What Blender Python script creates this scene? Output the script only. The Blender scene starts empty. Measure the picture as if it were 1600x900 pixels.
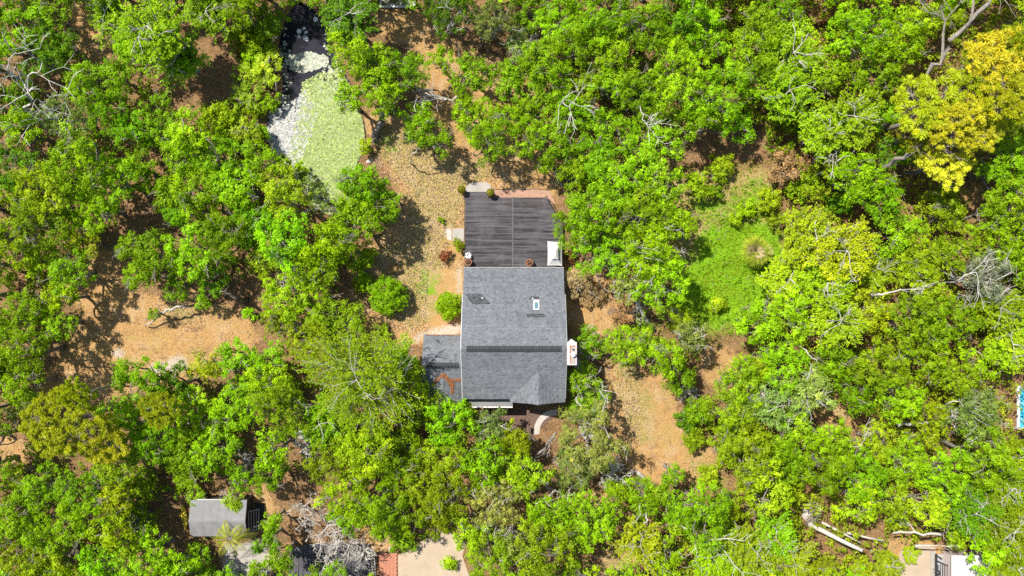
import bpy, math, random
import numpy as np
from mathutils import Vector
R_ = math.radians
SC = bpy.context.scene
COL = SC.collection

# ------------------------------------------------------------------ camera, sky, sun, exposure
CAM_H, MPP = 80.0, 0.07                     # camera height; metres per photo pixel on the ground
cd = bpy.data.cameras.new('camera'); cam = bpy.data.objects.new('camera', cd); COL.objects.link(cam)
cam.location = (0, 0, CAM_H); cam.rotation_euler = (0, 0, 0)
cd.sensor_width = 36; cd.lens = 36 * CAM_H / (1600 * MPP); cd.clip_start = 1; cd.clip_end = 3000
SC.camera = cam
SUN_DIR = Vector((-0.76, 0.65, 0)).normalized()      # horizontal direction towards the sun
SUN_EL = R_(55)
w = bpy.data.worlds.new('World'); SC.world = w; w.use_nodes = True
nt = w.node_tree; bg = nt.nodes['Background']
sky = nt.nodes.new('ShaderNodeTexSky'); sky.sky_type = 'NISHITA'; sky.sun_disc = False
sky.sun_elevation = SUN_EL; sky.sun_rotation = math.atan2(SUN_DIR.x, SUN_DIR.y)
nt.links.new(sky.outputs[0], bg.inputs[0]); bg.inputs[1].default_value = 0.11
sd = bpy.data.lights.new('sun', 'SUN'); sun = bpy.data.objects.new('sun', sd); COL.objects.link(sun)
sd.energy = 5.0; sd.angle = R_(0.5); sd.color = (1, 0.955, 0.88)
sv = SUN_DIR * math.cos(SUN_EL) + Vector((0, 0, math.sin(SUN_EL)))
sun.rotation_euler = sv.to_track_quat('Z', 'Y').to_euler(); sun.location = (-40, 40, 90)
SC.view_settings.view_transform = 'Standard'; SC.view_settings.look = 'None'
SC.view_settings.exposure = 1.05; SC.view_settings.gamma = 1.0; SC.view_settings.use_curve_mapping = False
SC.render.engine = 'CYCLES'
SC.cycles.max_bounces = 6; SC.cycles.diffuse_bounces = 2; SC.cycles.glossy_bounces = 2
SC.cycles.transmission_bounces = 4; SC.cycles.use_denoising = False

rng = np.random.default_rng(7)
random.seed(7)

def W(px, py, z=0.0):
    """photo pixel seen at height z -> world x, y"""
    k = MPP * (CAM_H - z) / CAM_H
    return ((px - 800) * k, (450 - py) * k)
def WP(px, py, z=0.0):
    x, y = W(px, py, z); return (x, y, z)

# ------------------------------------------------------------------ mesh helpers
class MB:
    def __init__(s): s.v = []; s.f = []
    def box(s, x0, x1, y0, y1, z0, z1):
        b = len(s.v)
        s.v += [(x0,y0,z0),(x1,y0,z0),(x1,y1,z0),(x0,y1,z0),(x0,y0,z1),(x1,y0,z1),(x1,y1,z1),(x0,y1,z1)]
        s.f += [(b,b+3,b+2,b+1),(b+4,b+5,b+6,b+7),(b,b+1,b+5,b+4),(b+1,b+2,b+6,b+5),(b+2,b+3,b+7,b+6),(b+3,b,b+4,b+7)]
        return s
    def prism(s, poly, z0, z1):
        n = len(poly); b = len(s.v)
        s.v += [(p[0],p[1],z0) for p in poly] + [(p[0],p[1],z1) for p in poly]
        s.f += [tuple(b+i for i in range(n))[::-1], tuple(b+n+i for i in range(n))]
        s.f += [(b+i, b+(i+1)%n, b+n+(i+1)%n, b+n+i) for i in range(n)]
        return s
    def face(s, pts):
        b = len(s.v); s.v += [tuple(p) for p in pts]; s.f.append(tuple(range(b, b+len(pts)))); return s
    def slab(s, pts, t):
        """planar polygon thickened downwards by t"""
        n = len(pts); b = len(s.v)
        s.v += [tuple(p) for p in pts] + [(p[0],p[1],p[2]-t) for p in pts]
        s.f += [tuple(b+i for i in range(n)), tuple(b+n+i for i in range(n))[::-1]]
        s.f += [(b+i, b+n+i, b+n+(i+1)%n, b+(i+1)%n) for i in range(n)]
        return s
    def tube(s, pts, rad, sides=5, cap=True):
        P = np.asarray(pts, float); n = len(P); b = len(s.v)
        T = np.gradient(P, axis=0); T /= np.linalg.norm(T, axis=1)[:, None] + 1e-9
        ref = np.array([0.31, 0.77, 0.55]); A = np.cross(T, ref); A /= np.linalg.norm(A, axis=1)[:, None] + 1e-9
        B = np.cross(T, A); rad = np.broadcast_to(np.asarray(rad, float), (n,))
        a = np.arange(sides) / sides * 2 * math.pi
        ring = P[:, None] + rad[:, None, None] * (np.cos(a)[None, :, None]*A[:, None] + np.sin(a)[None, :, None]*B[:, None])
        s.v += [tuple(q) for q in ring.reshape(-1, 3).tolist()]
        for i in range(n-1):
            for j in range(sides):
                k = (j+1) % sides
                s.f.append((b+i*sides+j, b+i*sides+k, b+(i+1)*sides+k, b+(i+1)*sides+j))
        if cap:
            s.f.append(tuple(b+j for j in range(sides))[::-1]); s.f.append(tuple(b+(n-1)*sides+j for j in range(sides)))
        return s
    def lathe(s, prof, c=(0,0,0), n=14):
        b = len(s.v)
        for r, z in prof:
            for j in range(n):
                a = 2*math.pi*j/n; s.v.append((c[0]+r*math.cos(a), c[1]+r*math.sin(a), c[2]+z))
        for i in range(len(prof)-1):
            for j in range(n):
                k = (j+1) % n; s.f.append((b+i*n+j, b+i*n+k, b+(i+1)*n+k, b+(i+1)*n+j))
        s.f.append(tuple(b+j for j in range(n))[::-1]); s.f.append(tuple(b+(len(prof)-1)*n+j for j in range(n)))
        return s
    def mesh(s, name, mat, smooth=False):
        m = bpy.data.meshes.new(name); m.from_pydata(s.v, [], s.f); m.materials.append(mat)
        if smooth: m.polygons.foreach_set('use_smooth', [True]*len(m.polygons))
        m.update(); return m

def quads(name, V, mat, tint=None):
    """V (n,4,3): a cloud of separate quads in one mesh, tint one float per face"""
    V = np.asarray(V, np.float32); n = len(V)
    m = bpy.data.meshes.new(name)
    m.vertices.add(n*4); m.vertices.foreach_set('co', V.reshape(-1))
    m.loops.add(n*4); m.loops.foreach_set('vertex_index', np.arange(n*4, dtype=np.int32))
    m.polygons.add(n); m.polygons.foreach_set('loop_start', np.arange(n, dtype=np.int32)*4)
    m.polygons.foreach_set('loop_total', np.full(n, 4, np.int32))
    if tint is not None:
        a = m.attributes.new('tint', 'FLOAT', 'FACE'); a.data.foreach_set('value', np.asarray(tint, np.float32))
    m.materials.append(mat); m.update(calc_edges=True); return m

def ob(name, mesh, parent=None, loc=None, rotz=0.0):
    o = bpy.data.objects.new(name, mesh); COL.objects.link(o)
    if loc is not None: o.location = loc
    o.rotation_euler[2] = rotz
    if parent is not None: o.parent = parent
    return o
def tag(o, label=None, cat=None, group=None, kind=None):
    for k, v in (('label', label), ('category', cat), ('group', group), ('kind', kind)):
        if v: o[k] = v
    return o
def thing(name, loc, label, cat, group=None, rotz=0.0):
    return tag(ob(name, None, None, loc, rotz), label, cat, group)

# ------------------------------------------------------------------ materials
def newmat(name):
    m = bpy.data.materials.new(name); m.use_nodes = True
    t = m.node_tree; b = t.nodes['Principled BSDF']; return m, t, b
def mixc(t, fac, a, b_, mode='MIX'):
    n = t.nodes.new('ShaderNodeMix'); n.data_type = 'RGBA'; n.blend_type = mode
    for sock, val in ((n.inputs['Factor'], fac), (n.inputs['A'], a), (n.inputs['B'], b_)):
        if isinstance(val, bpy.types.NodeSocket): t.links.new(val, sock)
        elif isinstance(val, (int, float)): sock.default_value = val if sock.type == 'VALUE' else (val, val, val, 1)
        else: sock.default_value = (*val, 1)
    return n.outputs['Result']
def noise(t, scale, detail=4, vec=None, rough=0.6):
    n = t.nodes.new('ShaderNodeTexNoise'); n.inputs['Scale'].default_value = scale; n.inputs['Detail'].default_value = detail
    n.inputs['Roughness'].default_value = rough
    if vec is None:
        g = t.nodes.new('ShaderNodeNewGeometry'); vec = g.outputs['Position']
    t.links.new(vec, n.inputs['Vector']); return n.outputs['Fac']
def ramp(t, fac, lo, hi, a=0.0, b=1.0):
    n = t.nodes.new('ShaderNodeMapRange'); n.inputs['From Min'].default_value = lo; n.inputs['From Max'].default_value = hi
    n.inputs['To Min'].default_value = a; n.inputs['To Max'].default_value = b; n.clamp = True
    t.links.new(fac, n.inputs['Value']); return n.outputs['Result']
def math2(t, op, a, b):
    n = t.nodes.new('ShaderNodeMath'); n.operation = op
    for i, v in enumerate((a, b)):
        if isinstance(v, bpy.types.NodeSocket): t.links.new(v, n.inputs[i])
        else: n.inputs[i].default_value = v
    return n.outputs[0]
def attr(t, name):
    n = t.nodes.new('ShaderNodeAttribute'); n.attribute_name = name; return n
def bump(t, b, h, strength=0.4, dist=0.05):
    n = t.nodes.new('ShaderNodeBump'); n.inputs['Strength'].default_value = strength; n.inputs['Distance'].default_value = dist
    t.links.new(h, n.inputs['Height']); t.links.new(n.outputs[0], b.inputs['Normal'])
def plain(name, c, rough=0.7, var=0.25, scale=3.0, bmp=0.15, spec=0.3, metal=0.0):
    c = tuple(x*.72 for x in c)
    m, t, b = newmat(name)
    f = noise(t, scale, 5); f2 = noise(t, scale*9, 3)
    c1 = tuple(x*(1-var) for x in c); c2 = tuple(min(1, x*(1+var)) for x in c)
    col = mixc(t, ramp(t, f, .3, .7), c1, c2); col = mixc(t, ramp(t, f2, .3, .7, 0, .5), col, c1)
    t.links.new(col, b.inputs['Base Color']); b.inputs['Roughness'].default_value = rough
    b.inputs['Specular IOR Level'].default_value = spec; b.inputs['Metallic'].default_value = metal
    bump(t, b, f2, bmp, 0.03); return m

def leafmat(name, trans=0.38, gloss=0.006, lo=0.5, hi=1.35):
    m = bpy.data.materials.new(name); m.use_nodes = True; t = m.node_tree; t.nodes.remove(t.nodes['Principled BSDF'])
    out = t.nodes['Material Output']; oi = t.nodes.new('ShaderNodeObjectInfo')
    k = ramp(t, attr(t, 'tint').outputs['Fac'], 0, 1, lo, hi)
    col = mixc(t, 1.0, oi.outputs['Color'], k, 'MULTIPLY')
    # young leaves lean to yellow
    col = mixc(t, ramp(t, attr(t, 'tint').outputs['Fac'], .72, 1, 0, .38), col, mixc(t, 1.0, col, (1.7, 1.22, .8), 'MULTIPLY'))
    d = t.nodes.new('ShaderNodeBsdfDiffuse'); tr = t.nodes.new('ShaderNodeBsdfTranslucent'); g = t.nodes.new('ShaderNodeBsdfGlossy')
    t.links.new(col, d.inputs[0]); t.links.new(mixc(t, 1.0, col, (1.5, 1.4, .5), 'MULTIPLY'), tr.inputs[0])
    g.inputs['Roughness'].default_value = .42; g.inputs[0].default_value = (1, 1, 1, 1)
    m1 = t.nodes.new('ShaderNodeMixShader'); m1.inputs[0].default_value = trans
    t.links.new(d.outputs[0], m1.inputs[1]); t.links.new(tr.outputs[0], m1.inputs[2])
    m2 = t.nodes.new('ShaderNodeMixShader'); m2.inputs[0].default_value = gloss
    t.links.new(m1.outputs[0], m2.inputs[1]); t.links.new(g.outputs[0], m2.inputs[2]); t.links.new(m2.outputs[0], out.inputs[0])
    return m

M = {}
M['leaf'] = leafmat('leaf'); M['needle'] = leafmat('needle', .35, .01, .6, 1.25)
M['bark'] = plain('bark', (.26, .225, .18), .9, .45, 5, .5)
M['palebark'] = plain('pale_bark', (.50, .46, .40), .9, .3, 5, .4)
M['darkbark'] = plain('dark_bark', (.16, .12, .09), .9, .4, 5, .5)
M['white'] = plain('white_paint', (.70, .69, .66), .5, .06, 2, .03)
M['siding'] = plain('cream_siding', (.53, .45, .415), .6, .08, 2, .05)
M['concrete'] = plain('concrete', (.37, .335, .29), .85, .15, 1.2, .2)
M['drive'] = plain('driveway_concrete', (.43, .335, .235), .9, .13, .8, .25)
M['darkmetal'] = plain('dark_metal', (.03, .03, .032), .4, .2, 4, .05, .5)
M['canvas'] = plain('canvas', (.60, .585, .54), .8, .06, 3, .05)
M['terracotta'] = plain('terracotta', (.36, .15, .075), .8, .25, 4, .2)
M['brick'] = plain('brick_paver', (.48, .20, .12), .85, .25, 5, .3)
M['soil'] = plain('soil', (.07, .045, .03), .95, .4, 12, .6)
M['mulch'] = plain('mulch', (.16, .10, .075), .95, .5, 5, .8)
M['redbed'] = plain('red_mulch', (.42, .25, .17), .95, .3, 4, .6)
M['metalgrey'] = plain('grey_metal', (.35, .35, .35), .5, .15, 4, .05, .5)
M['yellow'] = plain('yellow_plastic', (.75, .58, .03), .35, .08, 2, .02, .5)
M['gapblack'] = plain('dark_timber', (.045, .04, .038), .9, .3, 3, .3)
M['stone'] = plain('stone', (.48, .43, .38), .9, .25, 4, .4)

def shingle_mat():
    m, t, b = newmat('asphalt_shingle')
    f = noise(t, .35, 5); f2 = noise(t, 14, 3)
    k = ramp(t, attr(t, 'tint').outputs['Fac'], 0, 1, .6, 1.3)
    c = mixc(t, ramp(t, f, .35, .68), (0.108, 0.115, 0.122), (0.128, 0.135, 0.141))
    c = mixc(t, 1.0, c, k, 'MULTIPLY'); c = mixc(t, ramp(t, f2, .4, .7, 0, .4), c, (0.070, 0.074, 0.078))
    # algae streaks running down the slopes (they run along y)
    mp = t.nodes.new('ShaderNodeMapping'); mp.inputs['Scale'].default_value = (1.0, .12, 1)
    g = t.nodes.new('ShaderNodeNewGeometry'); t.links.new(g.outputs['Position'], mp.inputs['Vector'])
    f3 = noise(t, 1.1, 5, mp.outputs[0]); c = mixc(t, ramp(t, f3, .50, .75, 0, .4), c, (0.062, 0.065, 0.068))
    t.links.new(c, b.inputs['Base Color']); b.inputs['Roughness'].default_value = .92; b.inputs['Specular IOR Level'].default_value = .2
    bump(t, b, f2, .3, .02); return m
M['shingle'] = shingle_mat()
M['ventshingle'] = plain('ridge_shingle', (.050, .053, .056), .92, .35, 3, .3, .2)
def deck_mat(name, c1, c2, streak):
    m, t, b = newmat(name)
    oi = t.nodes.new('ShaderNodeObjectInfo'); g = t.nodes.new('ShaderNodeNewGeometry')
    mp = t.nodes.new('ShaderNodeMapping'); mp.inputs['Scale'].default_value = streak
    t.links.new(g.outputs['Position'], mp.inputs['Vector'])
    f = noise(t, 1.0, 6, mp.outputs[0], .7)
    c = mixc(t, ramp(t, f, .32, .7), c1, c2)
    k = ramp(t, oi.outputs['Random'], 0, 1, .5, 1.5); c = mixc(t, 1.0, c, k, 'MULTIPLY')
    mb2 = t.nodes.new('ShaderNodeMapping'); mb2.inputs['Scale'].default_value = tuple(v*.22 for v in streak); t.links.new(g.outputs['Position'], mb2.inputs['Vector'])
    f2 = noise(t, 1.0, 5, mb2.outputs[0], .7); c = mixc(t, ramp(t, f2, .45, .62, 0, .5), c, tuple(x*1.45+.02 for x in c2))
    f5 = noise(t, 1.7, 3, mb2.outputs[0]); c = mixc(t, ramp(t, f5, .56, .70, 0, .45), c, tuple(x*1.1 for x in c1))
    f4 = noise(t, .4, 6, rough=.7); c = mixc(t, ramp(t, f4, .5, .66, 0, .5), c, tuple(x*1.5+.01 for x in c2))
    f3 = noise(t, 6, 4); c = mixc(t, ramp(t, f3, .6, .78, 0, .6), c, (.035, .033, .034))
    t.links.new(c, b.inputs['Base Color']); b.inputs['Roughness'].default_value = .85; b.inputs['Specular IOR Level'].default_value = .25
    bump(t, b, f, .4, .02); return m
M['deck'] = deck_mat('weathered_deck_board', (0.014, 0.013, 0.014), (0.062, 0.057, 0.061), (.9, 14, 1))
M['deckstrip'] = plain('grey_deck_strip', (.115, .11, .115), .85, .25, 3, .2)
M['deckdark'] = deck_mat('dark_old_board', (0.025, 0.023, 0.026), (0.072, 0.068, 0.076), (10, .6, 1))
M['shedroof'] = plain('roll_roofing', (.225, .22, .215), .9, .2, 1.2, .15, .2)

def ground_mat():
    m, t, b = newmat('sandy_ground')
    z = attr(t, 'zone'); sep = t.nodes.new('ShaderNodeSeparateColor'); t.links.new(z.outputs['Color'], sep.inputs[0])
    big = noise(t, .22, 6); mid = noise(t, 1.3, 6, rough=.7); fine = noise(t, 5, 5, rough=.8); gr = noise(t, 7.5, 4, rough=.8)
    litter = mixc(t, ramp(t, mid, .35, .65), (.105, .058, .028), (.215, .125, .058))
    litter = mixc(t, ramp(t, fine, .45, .62), litter, (.30, .185, .095))
    litter = mixc(t, ramp(t, noise(t, .7, 6, rough=.7), .52, .64, 0, .7), litter, (.075, .045, .028))
    litter = mixc(t, ramp(t, noise(t, .9, 6, rough=.75), .56, .66, 0, .7), litter, (.14, .15, .035))
    tan = mixc(t, ramp(t, mid, .3, .7), (0.338, 0.205, 0.097), (0.396, 0.252, 0.130))
    tan = mixc(t, ramp(t, fine, .5, .75, 0, .6), tan, (0.238, 0.144, 0.072))
    tan = mixc(t, ramp(t, big, .5, .7, 0, .5), tan, (0.331, 0.238, 0.086))
    tan = mixc(t, ramp(t, noise(t, .55, 6, rough=.7), .50, .64, 0, .75), tan, (.40, .295, .205))
    tan = mixc(t, ramp(t, noise(t, .8, 6, rough=.7), .53, .66, 0, .7), tan, (.20, .125, .075))
    tan = mixc(t, ramp(t, noise(t, .33, 6, rough=.75), .55, .68, 0, .6), tan, (.24, .215, .07))
    tan = mixc(t, 1.0, tan, (1.0, .96, .80), 'MULTIPLY')
    def sel(sock, n, a=.32, wdt=.22):
        # zone weight perturbed by noise: ragged borders
        s = math2(t, 'ADD', sock, math2(t, 'MULTIPLY', math2(t, 'SUBTRACT', n, .5), 1.1)); return ramp(t, s, a, a+wdt)
    c = mixc(t, sel(sep.outputs[0], mid), litter, tan)
    grass = mixc(t, ramp(t, fine, .38, .62), (0.360, 0.252, 0.122), (0.259, 0.202, 0.058))
    grass = mixc(t, ramp(t, math2(t, 'ADD', math2(t, 'MULTIPLY', mid, .5), math2(t, 'MULTIPLY', gr, .5)), .48, .58, 0, .75), grass, (0.180, 0.180, 0.036))
    grass = mixc(t, ramp(t, noise(t, .5, 5), .5, .62, 0, .6), grass, (0.374, 0.266, 0.151))
    c = mixc(t, sel(sep.outputs[1], mid, .45, .3), c, grass)
    green = mixc(t, ramp(t, fine, .3, .7), (0.110, 0.240, 0.008), (0.175, 0.310, 0.012))
    c = mixc(t, sel(z.outputs['Alpha'], mid, .4, .3), c, green)
    sand = mixc(t, ramp(t, fine, .35, .65), (0.35, 0.285, 0.22), (0.45, 0.39, 0.335))
    c = mixc(t, sel(sep.outputs[2], noise(t, 2.2, 6, rough=.75), .45, .45), c, sand)
    c = mixc(t, ramp(t, gr, .40, .60, .0, .85), c, mixc(t, 1.0, c, (.56, .54, .44), 'MULTIPLY'))
    c = mixc(t, ramp(t, noise(t, 4.2, 5, rough=.85), .58, .70, 0, .7), c, mixc(t, 1.0, c, (1.5, 1.45, 1.5), 'MULTIPLY'))
    t.links.new(c, b.inputs['Base Color']); b.inputs['Roughness'].default_value = .97; b.inputs['Specular IOR Level'].default_value = .1
    bump(t, b, fine, .7, .08); return m
M['ground'] = ground_mat()
def water_mat(name, c, rough=.04):
    m, t, b = newmat(name); b.inputs['Base Color'].default_value = (*c, 1); b.inputs['Roughness'].default_value = rough
    b.inputs['IOR'].default_value = 1.33; bump(t, b, noise(t, 3, 3), .05, .05); return m
M['water'] = water_mat('pond_water', (.014, .013, .018)); M['pool'] = water_mat('pool_water', (.04, .30, .40))
M['glass'] = water_mat('skylight_glass', (.075, .14, .165), .08)
M['window'] = water_mat('window_glass', (.03, .04, .05), .05)

# ------------------------------------------------------------------ zones of the plot (photo pixels, ground level)
ZT = [  # bare tan sand
 [(60,600),(100,560),(140,480),(170,440),(240,465),(300,455),(400,505),(408,545),(345,545),(330,580),(300,595),(150,620),(60,630)],
 [(110,385),(190,390),(200,450),(150,480),(100,470)],
 [(945,555),(1000,555),(1060,575),(1055,640),(1065,670),(1110,690),(1130,760),(1060,750),(1000,755),(960,690)],
 [(575,15),(655,12),(690,90),(640,70),(600,60)], [(690,60),(830,110),(880,300),(700,290),(690,200),(640,130)],
 [(100,0),(140,0),(165,90),(195,105),(150,110),(115,60)], [(1095,540),(1150,545),(1140,605),(1100,600)],
 [(880,420),(960,430),(960,540),(900,520)], [(560,170),(720,200),(860,265),(870,310),(724,310),(724,520),(640,540),(560,520),(545,420),(640,330)],
 [(390,755),(430,770),(420,830),(395,840)], [(560,800),(610,800),(620,860),(580,870)], [(860,390),(900,390),(910,480),(886,520)],
 [(930,865),(1000,865),(990,900),(930,900)], [(1270,630),(1340,640),(1340,670),(1270,665)], [(0,680),(40,680),(40,740),(0,740)],
 [(1380,840),(1470,850),(1470,900),(1380,900)], [(880,770),(960,770),(960,800),(880,800)], [(1500,290),(1550,290),(1530,330),(1505,330)]]
ZG = [  # yellowish lawn
 [(580,200),(625,195),(700,245),(790,250),(760,285),(724,300),(724,350),(690,380),(700,420),(680,440),(690,500),(640,515),(560,470),(560,400),(640,360),(640,290),(600,260)],
 [(780,270),(830,265),(850,285),(780,290)], [(240,470),(300,470),(330,510),(260,500)], [(950,560),(1000,560),(1010,590),(960,590)],
 [(1045,265),(1210,255),(1215,360),(1190,460),(1120,525),(1045,515),(1050,400)], [(1070,700),(1130,720),(1140,780),(1080,750)], [(960,600),(1020,600),(1030,700),(980,690)], [(935,860),(990,860),(990,900),(935,900)]]
ZS = [  # pale sand
 [(225,570),(260,560),(285,548),(300,580),(240,590)], [(170,545),(200,540),(200,560),(175,560)], 
 [(640,525),(665,515),(720,500),(722,524),(660,530),(645,545)], [(712,415),(724,410),(722,470),(710,460)], [(345,850),(420,840),(430,900),(350,900)],
 [(575,255),(590,245),(590,262)], [(690,355),(705,350),(704,380),(694,378)]]
ZL = [  # lush green lawn
 [(1085,350),(1215,335),(1235,420),(1195,485),(1125,525),(1045,512),(1050,445),(1085,410)]]
ZY = [[(1055,285),(1120,300),(1190,265),(1225,290),(1215,350),(1085,365)], [(575,200),(620,195),(640,240),(600,255)], [(650,400),(700,430),(690,480),(640,470)], [(1075,705),(1130,725),(1140,780),(1085,755)], [(950,565),(1010,562),(1015,590),(960,590)], [(100,470),(130,470),(130,500),(100,500)]]
POND = [(455,6),(478,2),(500,28),(514,70),(528,100),(550,140),(566,190),(568,225),(556,255),(548,275),(540,330),(505,335),(470,285),(440,250),(416,215),(418,180),(440,150),(444,125),(436,95),(438,60),(448,30)]
def inpoly(px, py, poly):
    px = np.asarray(px, float); py = np.asarray(py, float); r = np.zeros(px.shape, bool); n = len(poly)
    for i in range(n):
        x0, y0 = poly[i]; x1, y1 = poly[i-1]
        if y0 == y1: continue
        r ^= ((y0 > py) != (y1 > py)) & (px < (x1-x0)*(py-y0)/(y1-y0)+x0)
    return r
def blur(a, k):
    for ax in (0, 1):
        c = a.copy()
        for d in range(1, k+1): c = c + np.roll(a, d, ax) + np.roll(a, -d, ax)
        a = c/(2*k+1)
    return a

# ------------------------------------------------------------------ ground sheet
gx = np.concatenate([[-700, -300, -120], np.arange(-78, 78.01, .4), [120, 300, 700]])
gy = np.concatenate([[-700, -300, -90], np.arange(-46, 46.01, .4), [90, 300, 700]])
GX, GY = np.meshgrid(gx, gy, indexing='ij'); PX = GX/MPP+800; PY = 450-GY/MPP
def zone(polys, k=2):
    a = np.zeros(GX.shape)
    for p in polys: a = np.maximum(a, inpoly(PX, PY, p))
    return blur(a, k)
zt, zg, zs, zl = zone(ZT, 3), zone(ZG, 3), zone(ZS, 1), zone(ZL, 5); zl = np.maximum(zl, .58*zone(ZY, 3)); zp = blur(inpoly(PX, PY, POND).astype(float), 2)
nx, ny = GX.shape
ZZ = -1.1*np.clip(zp*1.5-.35, 0, 1) 
cx_, cy_ = np.abs(GX-.2), np.abs(GY+1)
ZZ = np.where((cx_ < 12) & (cy_ < 13), np.minimum(ZZ, 0)*0, ZZ)
m = bpy.data.meshes.new('ground')
idx = np.arange(nx*ny).reshape(nx, ny)
F = np.stack([idx[:-1,:-1], idx[1:,:-1], idx[1:,1:], idx[:-1,1:]], -1).reshape(-1, 4)
m.vertices.add(nx*ny); m.vertices.foreach_set('co', np.stack([GX, GY, ZZ], -1).astype(np.float32).reshape(-1))
m.loops.add(F.size); m.loops.foreach_set('vertex_index', F.reshape(-1).astype(np.int32))
m.polygons.add(len(F)); m.polygons.foreach_set('loop_start', np.arange(len(F), dtype=np.int32)*4); m.polygons.foreach_set('loop_total', np.full(len(F), 4, np.int32))
a = m.color_attributes.new('zone', 'FLOAT_COLOR', 'POINT'); a.data.foreach_set('color', np.stack([zt, zg, zs, zl], -1).astype(np.float32).reshape(-1))
m.materials.append(M['ground']); m.update(calc_edges=True)
tag(ob('ground', m), kind='structure')
def zone_at(arr, x, y):
    i = np.clip(np.searchsorted(gx, x), 0, nx-1); j = np.clip(np.searchsorted(gy, y), 0, ny-1); return arr[i, j]

def poly_w(pts, z=0): return [W(x, y, z) for x, y in pts]
# pond
mb = MB().face([(x, y, -.3) for x, y in poly_w([(505+(x-505)*1.12, 170+(y-170)*1.06) for x, y in POND])][::-1])
tag(ob('pond_water', mb.mesh('pond_water', M['water'])), kind='structure')

# ------------------------------------------------------------------ lily pads
def pads(name, n, poly, rlo, rhi, color, tilt, accept=None, z=-.285):
    xs = []
    P = np.array(poly); lo, hi = P.min(0), P.max(0); cell = {}; out = []
    px = rng.uniform(lo[0], hi[0], n*6); py = rng.uniform(lo[1], hi[1], n*6)
    ok = inpoly(px, py, poly)
    if accept is not None: ok &= accept(px, py)
    px, py = px[ok][:n], py[ok][:n]
    V = []; T = []
    k = 7
    for x, y in zip(px, py):
        wx, wy = W(x, y); r = rng.uniform(rlo, rhi); a0 = rng.uniform(0, 6.28); zz = z+rng.uniform(0, .03)
        tx, ty = rng.normal(0, tilt, 2); a = a0+np.array([.25, 1.2, 2.2, 3.14, 4.1, 5.1, 6.03])
        X = r*np.cos(a); Y = r*np.sin(a)
        ring = np.stack([wx+X, wy+Y, zz+X*tx+Y*ty], -1); c = np.array([wx, wy, zz])
        V += [(c, ring[0], ring[1], ring[2]), (c, ring[2], ring[3], ring[4]), (c, ring[4], ring[5], ring[6])]; t_ = rng.uniform(0, 1); T += [t_]*3
    o = ob(name, quads(name, np.array(V), M['pad'], T)); o.color = (*color, 1); return o
M['pad'] = leafmat('lily_pad', .1, .012, .6, 1.25)
dn = lambda f: (lambda x, y: rng.uniform(0, 1, len(x)) < f(x, y))
main_pad = [(470,128),(500,112),(530,105),(550,140),(566,190),(570,225),(556,255),(548,275),(545,335),(505,340),(470,290),(445,255),(455,210),(470,160)]
o = pads('lily_pads', 13000, main_pad, .07, .14, (.195, .255, .065), .09, dn(lambda x, y: np.clip((y-95)/60, .3, 1)*np.clip((x-440+(y-200)*.15)/40, .15, 1)))
tag(o, 'pale green mat of small lily pads covering the pond', 'lily pads', kind='stuff')
o = pads('lily_pads', 1900, [(416,215),(420,172),(445,165),(475,140),(500,170),(480,225),(462,262),(440,255)], .08, .17, (.31, .32, .30), .14, dn(lambda x, y: np.clip((505-x)/60, 0, 1)*.8))  # sun glint on these pads is painted in as a paler, greyer colour
tag(o, 'lily pads with sun glint painted pale, crowding the left bank of the pond', 'lily pads', kind='stuff')
o = pads('lily_pads', 750, [(450,88),(480,80),(512,88),(510,100),(490,108),(470,112),(452,106)], .10, .2, (.30, .32, .24), .08)
tag(o, 'pale lily pads in a loose raft across the dark pond water', 'lily pads', kind='stuff')
o = pads('lily_pads', 260, POND, .08, .18, (.32, .34, .25), .08, lambda x, y: (np.abs(x-478) > 28-(y-60)*.1) & (y < 170))
tag(o, 'scattered pale lily pads along the banks of the dark water', 'lily pads', kind='stuff')
pad_words = ['topmost', 'upper left', 'middle right', 'largest right hand', 'lowest left', 'lower']
for (x, y, r), wd in zip([(474,43,.2),(466,48,.3),(477,49,.2),(477,59,.32),(466,56,.2),(492,29,.3)], ['topmost pad of the tight', 'broad left pad of the tight', 'right pad of the tight', 'broad lowest pad of the tight', 'small lower left pad of the tight', None]):
    wx, wy = W(x, y); mb = MB(); ring = [(r*math.cos(t_), r*math.sin(t_)*.8) for t_ in np.linspace(.3, 6.0, 11)]
    mb.prism([(0, 0)]+ring, 0, .02)
    o = ob('lily_pad', mb.mesh('lily_pad', M['white']), None, (wx, wy, -.285), rng.uniform(0, 6))
    tag(o, (wd+' group floating on dark open pond water') if wd else 'lone pale pad at the right bank of the dark pond water', 'lily pad', 'single lily pads on open water')

# ------------------------------------------------------------------ pavements
def pave(name, pts, z, mat, z0=-.05, kind='structure'):
    return tag(ob(name, MB().prism(poly_w(pts)[::-1], z0, z).mesh(name, mat)), kind=kind)
pave('driveway', [(622,905),(622,868),(655,848),(690,830),(712,832),(728,850),(722,868),(735,905)], .02, M['drive'])
pave('walkway', [(742,640),(862,640),(866,652),(845,668),(830,690),(790,688),(742,664)], .015, M['mulch'])
arc = [(868+34*math.cos(t_), 674-34*math.sin(t_)) for t_ in np.linspace(1.5, 3.3, 12)]; arc2 = [(868+25*math.cos(t_), 674-25*math.sin(t_)) for t_ in np.linspace(3.3, 1.5, 12)]
pave('curved_path', arc+arc2, .03, M['stone'])
pave('entry_path', [(816,630),(826,630),(827,672),(815,672)], .03, M['mulch'])
pave('concrete_pad', [(707,357),(725,357),(725,377),(707,377)], .06, M['concrete'])
pave('stepping_slab', [(698,359),(705.5,358),(705.5,376),(699,374)], .05, M['stone'])
pave('step_slab', [(726,300),(729,291),(737,286),(761,285),(767,290),(769,300)], .10, M['concrete'])
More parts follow.
